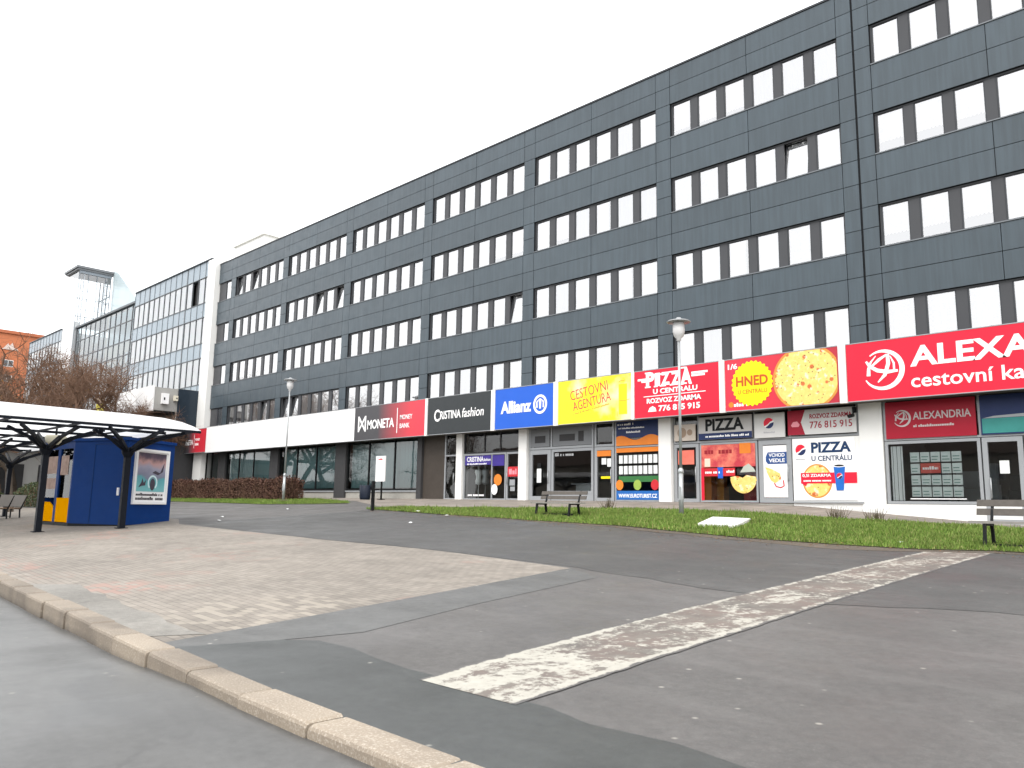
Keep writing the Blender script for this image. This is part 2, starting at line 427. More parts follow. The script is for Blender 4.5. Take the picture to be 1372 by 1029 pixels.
def sheet(name, poly, off, mat, step=.5, zfn=zg):
    bm = bmesh.new()
    f = bm.faces.new([bm.verts.new((x, y, 0)) for x, y in poly])
    xs = [p[0] for p in poly]; ys = [p[1] for p in poly]
    for ax, lo, hi in ((0, min(xs), max(xs)), (1, min(ys), max(ys))):
        k = math.floor(lo/step)*step + step
        while k < hi:
            co = [0,0,0]; no = [0,0,0]; co[ax] = k; no[ax] = 1
            bmesh.ops.bisect_plane(bm, geom=bm.verts[:]+bm.edges[:]+bm.faces[:], plane_co=co, plane_no=no, dist=1e-5)
            k += step
    bmesh.ops.triangulate(bm, faces=bm.faces[:])
    for v in bm.verts: v.co.z = zfn(v.co.x, v.co.y) + off
    bmesh.ops.recalc_face_normals(bm, faces=bm.faces[:])
    me = bpy.data.meshes.new(name); bm.to_mesh(me); bm.free()
    if me.polygons and me.polygons[0].normal.z < 0: me.flip_normals()
    me.materials.append(mat)
    o = bpy.data.objects.new(name, me); COL.objects.link(o); return struct(o)
def wob(p, q, n, amp, seed):
    r = random.Random(seed); out = []
    for i in range(n):
        t = i/n; out.append((p[0]+(q[0]-p[0])*t + (r.uniform(-amp, amp) if i else 0), p[1]+(q[1]-p[1])*t + (r.uniform(-amp, amp) if i else 0)))
    return out
# the ground to the horizon, well below everything that stands on it
g = MB(); g.box(-1500, 1500, -1500, 1500, -3.4, -2.4); struct(g.build('ground', M('far_ground', (.11, .11, .10), .9, .2, .05)))
kp = [(x, kback(x) - .06) for x in np.arange(-70, 40.1, 1.0)]
sheet('plaza_pavement', kp + [(40, 45), (-70, 45)], 0, ASPH)
sheet('far_pavement', [(-330, 9), (-70, 9.4), (-70, 45), (-70, 150), (-330, 150)], -.02, ASPH_B, 10, lambda x, y: .2 if y > 22 else zg(x, y))
# road and the opposite pavement
sheet('road', [(x, kback(x) - .15) for x in np.arange(-70, 40.1, 2.0)] + [(40, -9), (-70, -5)], 0, ROADM, 2, lambda x, y: zroad(x) - .012*max(0, 0 - y)*0)
sheet('opposite_pavement', [(-70, -5), (40, -9), (40, -30), (-70, -30)], 0, ASPH_M, 5, lambda x, y: -1.3)
# kerb stones
kb = MB(); x = -60.0; r_ = random.Random(3)
while x < 30:
    L = r_.uniform(.85, 1.15) if x > -9 else r_.uniform(.8, 1.1)
    x1 = x + L
    ya, yb = kback(x), kback(x1 - .012)
    drop = float(np.interp(x, [-8.6, -7.4], [0, 1]))
    zt = zg(x, kback(x)) + .016 + r_.uniform(-.005, .006); d = .25 + r_.uniform(-.012, .012); ch = .03; j = r_.uniform(-.015, .015)
    xe = x1 - .012; rz = -1.6
    # profile from back to front with a rounded arris, and rounded stone ends
    def prof(xx, yy, inset): return [(xx, yy + j, rz), (xx, yy + j, zt - inset), (xx, yy + j - d + ch, zt - inset), (xx, yy + j - d + ch*.3, zt - ch*.35 - inset), (xx, yy + j - d, zt - ch - inset), (xx, yy + j - d, rz)]
    secs = [prof(x, ya, .014), prof(x + .02, ya, 0), prof(xe - .02, yb, 0), prof(xe, yb, .014)]
    b0 = len(kb.v)
    for sc in secs: kb.v += sc
    for k in range(3):
        for q in range(5): kb.face((b0+k*6+q, b0+k*6+q+1, b0+(k+1)*6+q+1, b0+(k+1)*6+q))
    kb.face(range(b0, b0+6)); kb.face(range(b0+23, b0+17, -1))
    x = x1
struct(kb.build('kerb', KERB))
# repairs in the asphalt
bn = lambda pts: pts
sheet('asphalt_repair', [(-7.25, 3.01), (-6.38, 2.95), (-5.54, 2.88), (-4.48, 2.84), (-3.05, 2.81), (0, 2.76), (14, 2.64), (30, 2.42), (30, 3.7)] + wob((14, 3.75), (-2.09, 3.78), 10, .04, 1) + wob((-2.09, 3.78), (-6.45, 4.10), 9, .05, 2) + [(-6.45, 4.10), (-6.75, 3.9), (-7.0, 3.4)], .004, ASPH_D, .5)
sheet('asphalt_edge_strip', [(-7.45, 3.05), (-7.25, 3.01), (-7.0, 3.4), (-6.75, 3.9), (-6.5, 4.6), (-6.95, 6.5), (-7.4, 9.3), (-8.37, 9.80)], .004, ASPH_M, .5)
sheet('asphalt_upper_patch', wob((-8.3, 9.95), (-5.35, 9.35), 8, .07, 4) + wob((-5.2, 9.35), (-4.05, 9.2), 4, .04, 5) + wob((-4.05, 9.2), (-2.5, 10.0), 5, .06, 6) + wob((-2.5, 10.0), (8, 10.5), 9, .1, 7) + [(8, 19.3), (0, 18.5), (-4.4, 17.9), (-5.4, 17.0), (-6.56, 16.6), (-8.85, 16.3), (-11.3, 16.4), (-16, 16.6), (-20.2, 17.4), (-26.1, 18.8), (-26, 11.2), (-16.3, 10.12), (-10.68, 10.05)], .004, ASPH_B, .5)
sheet('verge', wob((-20.5, 17.2), (-11.3, 15.95), 14, .12, 8) + wob((-11.3, 15.95), (-6.56, 15.8), 9, .12, 9) + wob((-6.56, 15.8), (-5.5, 16.5), 3, .1, 10) + wob((-5.5, 16.5), (-4.3, 17.5), 3, .06, 12) + wob((-4.3, 17.5), (8, 18.6), 16, .12, 13) + [(8, 19.7), (0, 18.75), (-4.4, 18.1), (-5.4, 17.3), (-6.56, 16.95), (-8.85, 16.6), (-16, 17.0), (-20.2, 17.8)], .008, DIRT, .5)
# block paving by the bus stop
sheet('paving', [(x, kback(x) - .05) for x in np.arange(-60, -7.4, 1.0)] + [(-7.45, 3.05), (-8.37, 9.80), (-10.68, 9.99), (-16.3, 10.09), (-22, 10.6), (-26, 11.05), (-29, 12.3), (-36, 13.2), (-60, 14)], .004, PAVER, .5)
sheet('paving_stain', [(x, kback(x) - .05) for x in np.arange(-13.4, -7.5, .5)] + wob((-7.55, 3.55), (-10.2, 3.72), 8, .05, 15) + wob((-10.2, 3.72), (-12.6, 4.0), 7, .08, 17) + [(-12.6, 4.0)], .008, asphalt('kerbside_grit', (.20, .19, .17), .3, .3, (.7, .9)), .5)
# walkway along the shops
sheet('sidewalk', [(-62, 25.6), (-41, 25.3), (-35, 24.0), (-31.5, 22.2), (-27.5, 20.2), (-25.6, 20.45), (-20.5, 21.2), (-14.8, 22.3), (-10.2, 23.2), (-6.75, 24.9), (0, 25.9), (10, 26.2), (10, 27.2), (-62, 27.2)], .008, WALK, .5)
# worn painted strip across the forecourt
def strip():
    L = [(-4.66, 3.80), (-4.84, 5.2), (-5.0, 7.21), (-5.10, 9.26), (-5.24, 12.5), (-5.36, 16.9)]
    Rr = [(-3.68, 3.80), (-3.78, 5.2), (-3.91, 7.3), (-4.04, 9.3), (-4.18, 12.5), (-4.36, 18.0)]
    bm = bmesh.new(); lay = bm.verts.layers.float_vector.new('strip'); prev = None
    n = 90
    for i in range(n+1):
        yl = 3.8 + (16.9-3.8)*i/n; yr = 3.8 + (18.0-3.8)*i/n
        xl = np.interp(yl, [p[1] for p in L], [p[0] for p in L]); xr = np.interp(yr, [p[1] for p in Rr], [p[0] for p in Rr])
        row = []
        for k in range(7):
            u = k/6; xx = xl + (xr-xl)*u + (random.uniform(-.012, .012) if k in (0, 6) else 0)
            y = yl + (yr-yl)*u
            v = bm.verts.new((xx, y, zg(xx, y) + .007)); v[lay] = (u, y-3.8, 0); row.append(v)
        if prev:
            for k in range(6): bm.faces.new((prev[k], prev[k+1], row[k+1], row[k]))
        prev = row
    me = bpy.data.meshes.new('road_marking'); bm.to_mesh(me); bm.free(); me.materials.append(PAINT)
    o = bpy.data.objects.new('road_marking', me); COL.objects.link(o); struct(o)
strip()

# ------------------------------------------------------------------ lawns
LAWN1 = [(-27, 19.0), (-26.1, 18.88), (-20.2, 17.5), (-16, 16.75), (-11.3, 16.45), (-8.85, 16.35), (-6.56, 16.75), (-5.4, 17.1), (-4.4, 17.95), (0, 18.6), (9, 19.6), (9, 26.0), (0, 25.8), (-6.75, 24.8), (-10.2, 23.1), (-14.8, 22.2), (-20.5, 21.1), (-25.6, 20.35), (-27, 19.7)]
LAWN2 = [(-64, 22.2), (-51.4, 21.2), (-42, 20.6), (-37.9, 20.3), (-34.6, 21.3), (-33.0, 22.2), (-35.5, 23.6), (-41, 25.1), (-64, 25.4)]
for nm, poly in (('lawn', LAWN1), ('lawn', LAWN2)): sheet(nm, poly, .02, SOIL, .5)
def inside(px, py, poly):
    c = np.zeros(len(px), bool); n = len(poly)
    for i in range(n):
        x1, y1 = poly[i]; x2, y2 = poly[(i+1) % n]
        k = ((y1 > py) != (y2 > py)) & (px < (x2-x1)*(py-y1)/((y2-y1) or 1e-9) + x1); c ^= k
    return c
def blades(name, poly, n, hmin, hmax, label):
    xs = [p[0] for p in poly]; ys = [p[1] for p in poly]
    px = rng.uniform(min(xs)-.1, max(xs), n*3); py = rng.uniform(min(ys)-.1, max(ys)+.1, n*3)
    jx = rng.normal(0, .07, n*3); jy = rng.normal(0, .07, n*3)
    k = inside(px, py, poly) & ~inside(px + jx, py + jy, [(-11.1, 17.80), (-10.05, 18.05), (-10.85, 20.45), (-11.9, 20.0)]); px, py = (px+jx)[k][:n], (py+jy)[k][:n]; n = len(px)
    # bare patches and tufts
    f = np.sin(px*1.7 + np.sin(py*2.3))*np.sin(py*2.9 + np.sin(px*.9)); 
    h = rng.uniform(hmin, hmax, n) * (1 + .45*f) * np.where(rng.random(n) < .04, 1.9, 1)
    z = np.array([zg(a, b) for a, b in zip(px, py)]) + .025
    a = rng.uniform(0, 2*np.pi, n); w = rng.uniform(.006, .016, n)*1.3; ln = rng.uniform(.0, .7, n)*h; b = rng.uniform(0, 2*np.pi, n)
    V = np.empty((n, 3, 3))
    V[:,0] = np.c_[px - np.cos(a)*w, py - np.sin(a)*w, z]; V[:,1] = np.c_[px + np.cos(a)*w, py + np.sin(a)*w, z]
    V[:,2] = np.c_[px + np.cos(b)*ln, py + np.sin(b)*ln, z + h]
    me = bpy.data.meshes.new(name); me.vertices.add(n*3); me.vertices.foreach_set('co', V.reshape(-1))
    me.loops.add(n*3); me.loops.foreach_set('vertex_index', np.arange(n*3)); me.polygons.add(n)
    me.polygons.foreach_set('loop_start', np.arange(n)*3); me.update(calc_edges=True); me.materials.append(GRASS)
    o = bpy.data.objects.new(name, me); COL.objects.link(o); tag(o, label, 'grass', kind='stuff')
blades('grass', LAWN1, 150000, .035, .095, 'long strip of unkempt green grass between the forecourt asphalt and the shop walkway')
blades('grass', LAWN2, 50000, .035, .09, 'patch of green grass in front of the brown hedge')

# ------------------------------------------------------------------ main building
B0, PITCHX, OPW, JUMP = -17.574, 7.779, 7.058, .4155
ROWT = [7.03 + 3.3*k for k in range(4)]; OPH = 1.52; ROOF = 18.57
def bx(b): return B0 + b*PITCHX + (JUMP if b >= 1 else 0)
MAIN = root('office_building', (-30, FY, FLOOR), 'long four storey office block clad in anthracite panels with a row of shops below', 'building')
def panels(mb, x0, x1, z0, z1, nx, nz, y0=FY, y1=FY+.035, gap=.011):
    for i in range(nx):
        for k in range(nz):
            a, b = x0+(x1-x0)*i/nx, x0+(x1-x0)*(i+1)/nx; c, d = z0+(z1-z0)*k/nz, z0+(z1-z0)*(k+1)/nz
            mb.box(a+gap, b-gap, y0, y1, c+gap, d-gap)
clad, back = MB(), MB()
XL, XR = -59.35, bx(3) - .72
LEVELS = [5.46] + [z for t in ROWT for z in (t - OPH, t)] + [ROOF]
for b in range(-6, 3):
    x0 = bx(b); x1 = x0 + OPW
    if b == -6: x0, x1 = -59.35, -57.20
    # horizontal bands between the window rows
    for k in range(4):
        zlo = ROWT[k]; zhi = ROWT[k+1]-OPH if k < 3 else ROOF - .06
        panels(clad, x0, x1, zlo, zhi, 2 if b > -6 else 1, 2)
        back.box(x0 - .02, x1 + .02, FY+.04, FY+1.1, zlo + .004, zhi - .004)
    # piers, in two strips where the building has its expansion joint
    px0, px1 = x1, bx(b+1)
    segs = [(px0, px1)]
    if b == 0: segs = [(px0, px0 + .545), (px0 + .60, px1)]
    if b == 2: segs = [(px0, px1)]
    for a, c in segs:
        z = 5.46
        for k in range(4):
            zs = ROWT[k]-OPH; zt = ROWT[k]; zn = ROWT[k+1]-OPH if k < 3 else ROOF - .06
            panels(clad, a, c, zs, zs + OPH*.5, 1, 1); panels(clad, a, c, zs + OPH*.5, zt, 1, 1)
            panels(clad, a, c, zt, zn, 1, 2)
    back.box(px0 + .004, px1 - .004, FY+.042, FY+.75, 5.46, ROOF - .07)
clad.build('cladding', CLAD, MAIN); back.build('wall', BACK, MAIN)
cp = MB(); cp.box(XL-.02, XR, FY-.035, FY+.5, ROOF-.055, ROOF+.02); cp.build('roof_coping', FRAME, MAIN)
rf = MB(); rf.box(XL, XR, FY+.5, FY+14, ROOF-.5, ROOF-.3); rf.box(XL, XR, FY+13.6, FY+14, -1, ROOF-.51); rf.build('roof', CONC, MAIN)
rm = MB(); rm.box(XL, XR, FY+2.2, FY+2.4, 5.4, ROOF-.6)
for t in ROWT: rm.box(XL, XR, FY+1.2, FY+2.18, t+.5, t+.7)
rm.build('inner_wall', DARKROOM, MAIN)
# end pier, white
ep = MB(); ep.box(-60.75, -59.40, FY-.35, FY+1.2, .25, 19.05); ep.build('end_pier', WHITEP, MAIN)

# windows: a frame that parents its pane and its curtain
WW, WH = .90, 1.44
def frame_mb(mb=None, cx=0, y=0, z0=0, tilt=0):
    mb = mb or MB()
    w, t, d = WW/2, .040, .06
    def P(x, yy, zz):
        return (cx + x, y + yy + (zz*math.sin(tilt)), z0 + zz*math.cos(tilt))
    def bxp(xa, xb, za, zb): mb.hexa([P(xa,0,za),P(xb,0,za),P(xb,d,za),P(xa,d,za),P(xa,0,zb),P(xb,0,zb),P(xb,d,zb),P(xa,d,zb)])
    bxp(-w, w, 0, t); bxp(-w, w, WH-t, WH); bxp(-w, -w+t, t, WH-t); bxp(w-t, w, t, WH-t)
    return mb
def pane_pts(cx, y, z0, tilt=0):
    w, t = WW/2-.035, .035
    return [(cx+a, y + .035 + zz*math.sin(tilt), z0 + zz*math.cos(tilt)) for a, zz in ((-w, t), (w, t), (w, WH-t), (-w, WH-t))]
def curtain_mb(kind, mb=None, cx=0, y=0, z0=0):
    mb = mb or MB(); n = 22; w = WW/2
    zb = {0: .03, 1: .03, 2: .40, 3: .03, 4: .03, 5: .26}[kind]
    xa, xb = -w, w
    if kind == 4: xb = w - .17
    base = len(mb.v)
    for i in range(n+1):
        x = xa + (xb-xa)*i/n; d = .07 + .014*math.sin(i*1.9 + kind) + .012*math.sin(i*.7)
        zz = zb + (.02*math.sin(i*2.2) if kind in (2, 5) else 0)
        mb.v.append((cx+x, y+d, z0+zz)); mb.v.append((cx+x, y+d*.95, z0+WH+.05))
    old = mb.sm; mb.sm = True
    for i in range(n): mb.face((base+2*i, base+2*i+2, base+2*i+3, base+2*i+1))
    mb.sm = old
    return mb
def shared(mb, name, mat):
    o = mb.build(name, mat, org=(0, 0, 0)); me = o.data; ORG.pop(o); bpy.data.objects.remove(o); return me
def pane_mb(tilt): p = MB(); p.poly(pane_pts(0, 0, 0, tilt)); return p
_TILT = R(7.5)
FR_ME = shared(frame_mb(), 'window', FRAME); PN_ME = shared(pane_mb(0), 'pane', GLASS)
FRT_ME = shared(frame_mb(tilt=_TILT), 'window', FRAME); PNT_ME = shared(pane_mb(_TILT), 'pane', GLASS)
CU_ME = {kind: shared(curtain_mb(kind), 'curtain', m) for kind, m in ((0, CURT), (1, LACE), (2, LACE), (3, GREYC), (4, CURT), (5, ROSEC))}
def put(name, me, parent, loc):
    o = bpy.data.objects.new(name, me); COL.objects.link(o); o.parent = parent; o.location = loc; return o
TILTED = {(-5, 0, 4), (-4, 0, 0), (-4, 2, 3), (-4, 2, 5), (-5, 3, 0), (-5, 3, 2), (-2, 1, 5), (0, 2, 4), (-4, 0, 1)}
def curtain_kind(b, r, i, rr):
    if b == 1: return {0: 1, 1: 2, 2: 2, 3: 0}[r] if i < 3 else 0
    if b == 0: return {3: 5 if i < 3 else 3, 2: 0 if i > 1 else 1, 1: (0, 0, 4, 0, 1, 0)[i], 0: (0, 3, 0, 0, 0, 0)[i]}[r]
    if b == -1: return {3: (0, 4, 0, 0, 3, 0)[i], 2: (0, 5, 3, 4, 3, 3)[i], 1: (0, 3, 0, 0, 4, 0)[i], 0: (1, 1, 0, 1, 0, 0)[i]}[r]
    if b == -2: return {0: 3 if i in (1, 2, 4) else 0}.get(r, 0 if i < 4 or r != 2 else 5)
    return rr.choice((0, 0, 0, 0, 0, 0, 4))
WY = FY + .11
far_w = MB(); rr = random.Random(11); infs = {}
for b in range(2, -7, -1):
    for r in range(4):
        x0 = bx(b); zb = ROWT[r] - OPH + .05
        x1 = x0 + OPW
        if b == -6: x0, x1 = -59.35, -57.20
        sl_ = MB(); sl_.box(x0 + .004, x1 - .004, FY-.03, WY+.02, zb-.05, zb-.012); sl_.build('window_sill', SILL, MAIN)
        hd = MB(); hd.box(x0 + .003, x1 - .003, WY-.02, WY+.09, ROWT[r]-.055, ROWT[r]-.002)
        cells = range(6) if b > -6 else [0]
        edges = [x0 + .01]
        for i in cells:
            cx = x0 + .07 + WW/2 - .02 + i*1.213 if b > -6 else -57.2 - .10 - WW/2
            key = (b, r, i); tl = key in TILTED; kind = curtain_kind(b, r, i, rr)
            edges += [cx - WW/2, cx + WW/2]
            if -2 <= b <= 1:
                w = put('window', FRT_ME if tl else FR_ME, MAIN, Vector((cx, WY, zb)) - ORG[MAIN])
                put('pane', PNT_ME if tl else PN_ME, w, (0, 0, 0)); put('curtain', CU_ME[kind], w, (0, .16 if tl else 0, 0))
            else:
                far_w.cur = 0; frame_mb(far_w, cx, WY, zb, _TILT if tl else 0)
                far_w.cur = 1; far_w.poly(pane_pts(cx, WY, zb, _TILT if tl else 0))
                far_w.cur = 3 if kind == 4 else 2; curtain_mb(0 if kind != 4 else 4, far_w, cx, WY + (.16 if tl else 0), zb)
        edges.append(x1 - .01)
        for a, c in zip(edges[0::2], edges[1::2]):
            if c - a > .01: hd.box(a + .002, c - .002, WY-.012, WY+.08, zb-.01, ROWT[r]-.058)
        hd.build('infill_panel', INFILL, MAIN)
fw = far_w.build('window', [FRAME, GLASS, CURT, GREYC], MAIN); fw['kind'] = 'stuff'

# ------------------------------------------------------------------ shop floor level
SY = 26.92       # plane of the shop glazing
sh = MB()
# canopy box behind the signs
sh.box(-57.7, XR, 26.12, FY-.04, 3.60, 5.44); sh.build('canopy', SOFFIT, MAIN)
cs = MB(); cs.box(-59.35, XR, SY-.06, FY+10, 3.70, 4.2); cs.build('soffit', SOFFIT, MAIN)
fl = MB(); fl.box(-59.35, -10.36, SY-.02, FY+10, -.6, FLOOR-.02); fl.build('shop_floor', CONC, MAIN)
iw = MB(); iw.box(-59.35, XR, FY+6, FY+6.2, -.5, 3.7)
for x in (-31.55, -25.9, -21.7, -17.9, -10.3): iw.box(x-.08, x+.08, SY+.3, FY+6, FLOOR, 3.69)
iw.build('shop_partition', DARKROOM, MAIN)
# columns
def column(x0, x1, mat, y0=SY-.16, z0=None, z1=3.7):
    c = MB(); c.box(x0, x1, y0, SY+.3, (FLOOR-.35 if z0 is None else z0), z1); c.build('column', mat, MAIN)
for x0, x1 in ((-57.0, -55.9), (-49.36, -48.3), (-41.45, -40.35), (-33.6, -33.22)): column(x0, x1, DKCOL)
column(-30.46, -30.02, WHITEP); column(-26.02, -25.5, WHITEP, SY-.2); column(-18.22, -17.64, WHITEP, SY-.2)
column(-10.36, -9.62, WHITEP, SY-.1, -1.0)
def glazing(name, x0, x1, z0, z1, gl=SHOPGLASS, frm=GREYAL, fw=.06, mull=(), trans=(), handle=None, y=SY, parent=MAIN):
    """framed glazing: frame part with the pane as sub-part"""
    f = MB(); f.box(x0, x1, y-.05, y+.05, z0, z0+fw); f.box(x0, x1, y-.05, y+.05, z1-fw, z1)
    f.box(x0, x0+fw, y-.05, y+.05, z0+fw, z1-fw); f.box(x1-fw, x1, y-.05, y+.05, z0+fw, z1-fw)
    for m in mull: f.box(m-fw*.45, m+fw*.45, y-.046, y+.046, z0+fw, z1-fw)
    for t in trans: f.box(x0+fw, x1-fw, y-.043, y+.043, t-fw*.45, t+fw*.45)
    o = f.build(name, frm, parent)
    p = MB(); p.poly([(x0+fw*.5, y, z0+fw*.5), (x1-fw*.5, y, z0+fw*.5), (x1-fw*.5, y, z1-fw*.5), (x0+fw*.5, y, z1-fw*.5)]); p.build('pane', gl, o)
    if handle is not None:
        h = MB(); h.tube((handle, y-.11, z0+.75), (handle, y-.11, z0+1.35), .018); h.tube((handle, y-.11, z0+.8), (handle, y-.05, z0+.8), .012); h.tube((handle, y-.11, z0+1.3), (handle, y-.05, z0+1.3), .012)
        h.build('handle', GALV, o)
    return o
# bank: three panes per bay with blinds behind
for x0, x1, mu in ((-55.88, -49.38, (-53.95, -51.85)), (-48.28, -41.47, (-46.05, -43.75)), (-40.33, -33.62, (-38.15, -35.73))):
    w = glazing('shop_window', x0, x1, .80, 3.68, BANKGLASS, BLACKM, .09, mu)
    bl = MB(); n = int((x1-x0)/.13); bl.sm = False
    for i in range(n):
        a = x0 + .1 + i*.13; bl.poly([(a, SY+.25+.03*(i % 2), .95), (a+.125, SY+.28, .95), (a+.125, SY+.28, 3.5), (a, SY+.25+.03*(i % 2), 3.5)])
    bl.build('blind', TEALBLIND, w)
    s_ = MB(); s_.box(x0-.02, x1+.02, SY-.09, SY+.2, .71, .79); s_.build('window_sill', GREYAL, MAIN)
    s_ = MB(); s_.box(x0-.02, x1+.02, SY-.03, SY+.2, -.2, .70); s_.build('plinth', CONC, MAIN)
glazing('shop_window', -59.3, -57.05, .4, 3.68, BANKGLASS, BLACKM, .08, (-58.3,))
# dark entrance passage
pw = MB(); pw.box(-33.2, -31.50, SY-.02, SY+.25, FLOOR-.1, 3.69); pw.build('passage_wall', PASS, MAIN)
d = glazing('shop_door', -31.46, -30.5, FLOOR, 3.68, SHOPGLASS, GREYAL, .08, (), (2.55,), -30.68)
# fashion shop
FILM = {}
def film(parent, name, x0, x1, z0, z1, mat, y=SY-.056, t=.006):
    f = MB(); f.box(x0, x1, y-t, y, z0, z1); return f.build(name, mat, parent)
NAVY = M('navy_film', (.02, .035, .11), .4, .15, 2); VIOLET = M('violet_film', (.055, .035, .26), .4, .25, 2)
REDS = M('sign_red', (.72, .018, .045), .35, .05, 1.2); REDW = M('window_red', (.55, .03, .04), .4, .1); ORANGE = M('orange_film', (.75, .22, .03), .4, .15)
YELLOW = M('sign_yellow', (.86, .74, .01), .4, .04); PINKT = M('rose_lettering', (.62, .06, .07), .5, .1); BLUES = M('sign_blue', (.018, .11, .56), .35, .06, 1.2)
CHAR = M('sign_charcoal', (.035, .040, .043), .42, .1, 1.5); LET = M('white_lettering', (.88, .88, .88), .4, .02)
BLUEK = M('kiosk_blue', (.003, .036, .17), .5, .14, 1.4, .1, spec=.15); AMBER = M('amber_panel', (.80, .34, .0), .9, .06, spec=0)
PAPER = M('paper', (.74, .77, .76), .7, .08, 8); GREENF = M('green_film', (.04, .16, .05), .45, .25, 3); TEALF = M('teal_film', (.05, .26, .24), .5, .25, 2)
PIZZAC = None
def pizzam():
    t = NT('pizza_print')
    a = t.mix(t.noise(9, 5, .65), (.80, .42, .06), (.92, .74, .26))
    v = t.n('ShaderNodeTexVoronoi'); v.inputs['Scale'].default_value = 3.1; v.inputs['Randomness'].default_value = 1; t.l(t.geo.outputs['Position'], v.inputs['Vector'])
    a = t.mix(t.ramp(v.outputs['Distance'], [(.20, .95), (.27, 0)]), a, (.55, .11, .02))
    v2 = t.n('ShaderNodeTexVoronoi'); v2.inputs['Scale'].default_value = 7.3; t.l(t.geo.outputs['Position'], v2.inputs['Vector'])
    a = t.mix(t.ramp(v2.outputs['Distance'], [(.13, .95), (.18, 0)]), a, (.07, .08, .02))
    a = t.mix(t.ramp(t.noise(5, 4), [(.56, 0), (.66, .8)]), a, (.95, .88, .62))
    return t.fin(a, .45)
PIZZAC = pizzam(); CRUST = M('pizza_crust', (.62, .27, .06), .6, .3, 8)
def globe(parent, cx, cz, r, y, name='emblem'):
    """round badge: red cap, white wave, blue base"""
    m = MB(); N = (0, -1, 0); o = (cx, y, cz)
    up = circ(0, 0, r, n=20, a0=R(20), a1=R(205), closed=False); wave = [(-.35*r, -.02*r), (.2*r, .12*r)]
    m.cur = 0; m.extr(circ(0, 0, r, n=28), o, X_, Z_, N, 0, .004)
    m.cur = 1; m.extr(circ(0, 0, r*.97, n=18, a0=R(28), a1=R(212), closed=False) + [(-.2*r, -.22*r), (.3*r, .22*r)], o, X_, Z_, N, .005, .009)
    m.cur = 2; m.extr(circ(0, 0, r*.97, n=18, a0=R(232), a1=R(368), closed=False) + [(.3*r, -.05*r), (-.1*r, -.42*r)], o, X_, Z_, N, .005, .009)
    return m.build(name, [LET, REDS, NAVY], parent)
N_ = Vector((0, -1, 0))
def letters(parent, items, mat, y, name='lettering'):
    """items: (text, x, z, width, height, bold, shear[, depth])"""
    m = MB()
    for it in items:
        body, x, z, w, h, bo, shr = it[:7]
        if body.startswith('~'): scribble(m, (x, y, z), X_, Z_, N_, w, h, .006, hash_(body))
        else: m.text(body, (x, y, z), X_, Z_, N_, w, h, bo, shr, it[7] if len(it) > 7 else .008)
    return m.build(name, mat, parent)
def hash_(s): return sum(ord(c)*(i+3) for i, c in enumerate(s))
def interior_items(x0, x1, y0, y1, n, cols, seed):
    r = random.Random(seed)
    for i in range(n):
        x = r.uniform(x0+.3, x1-.3); y = r.uniform(y0, y1); w = r.uniform(.25, .6); h = r.uniform(.8, 1.7)
        m = MB(); m.box(x-w, x+w, y-.2, y+.2, FLOOR, FLOOR+h*.5); m.box(x-w+.04, x+w-.04, y-.14, y+.16, FLOOR+h*.5+.01, FLOOR+h)
        m.build('shop_shelf', r.choice(cols), MAIN)
w = glazing('shop_window', -29.98, -26.98, FLOOR, 2.58, SHOPGLASS, GREYAL, .08, (-27.95,))
film(w, 'window_film', -29.86, -28.0, 2.02, 2.47, VIOLET); film(w, 'window_film', -27.9, -27.08, 1.95, 2.47, VIOLET)
letters(w, [('CRISTINA', -29.72, 2.18, 1.2, .25, .02, 0), ('fashion', -28.5, 2.2, .48, .14, .01, .1), ('~dmsk', -29.7, 2.04, 1.4, .07, 0, 0), ('~web', -29.6, .50, 1.15, .12, 0, 0)], LET, SY-.063)
m = MB(); m.extr(circ(-27.5, 1.28, .27), (0, SY-.057, 0), X_, Z_, N_, 0, .006); m.build('window_sticker', ORANGE, w)
m = MB(); m.extr(circ(-27.72, .82, .21, .25), (0, SY-.057, 0), X_, Z_, N_, 0, .012); m.build('window_sticker', WHITES, w)
for x, c in ((-29.5, WHITES), (-29.0, GREYAL), (-28.45, M('tan_cloth', (.35, .2, .12), .8)), (-27.3, BLACKM)):
    m = MB(); z = FLOOR
    m.lathe((x, SY+.55, z), [(.14, 0), (.14, .02), (.02, .05), (.02, .75), (.15, .8), (.17, .95), (.12, 1.15), (.2, 1.4), (.17, 1.5), (.06, 1.53), (.05, 1.6), (.09, 1.68), (.09, 1.8), (.0, 1.88)], 14); m.build('mannequin', c, MAIN)
glazing('transom_window', -29.98, -26.05, 2.60, 3.68, SHOPGLASS, DKCOL, .05, (-28.5, -27.4))
d = glazing('shop_door', -26.95, -26.06, FLOOR, 2.58, SHOPGLASS, GREYAL, .09, (), (), -26.85)
film(d, 'window_film', -26.84, -26.16, 1.42, 1.88, REDW); letters(d, [('~sleva', -26.75, 1.52, .5, .26, .03, 0)], M('pale_pink', (.8, .3, .35), .5), SY-.063)
film(d, 'door_notice', -26.7, -26.35, 1.0, 1.28, GREYAL); film(d, 'door_notice', -26.65, -26.35, .74, .95, GREYAL)
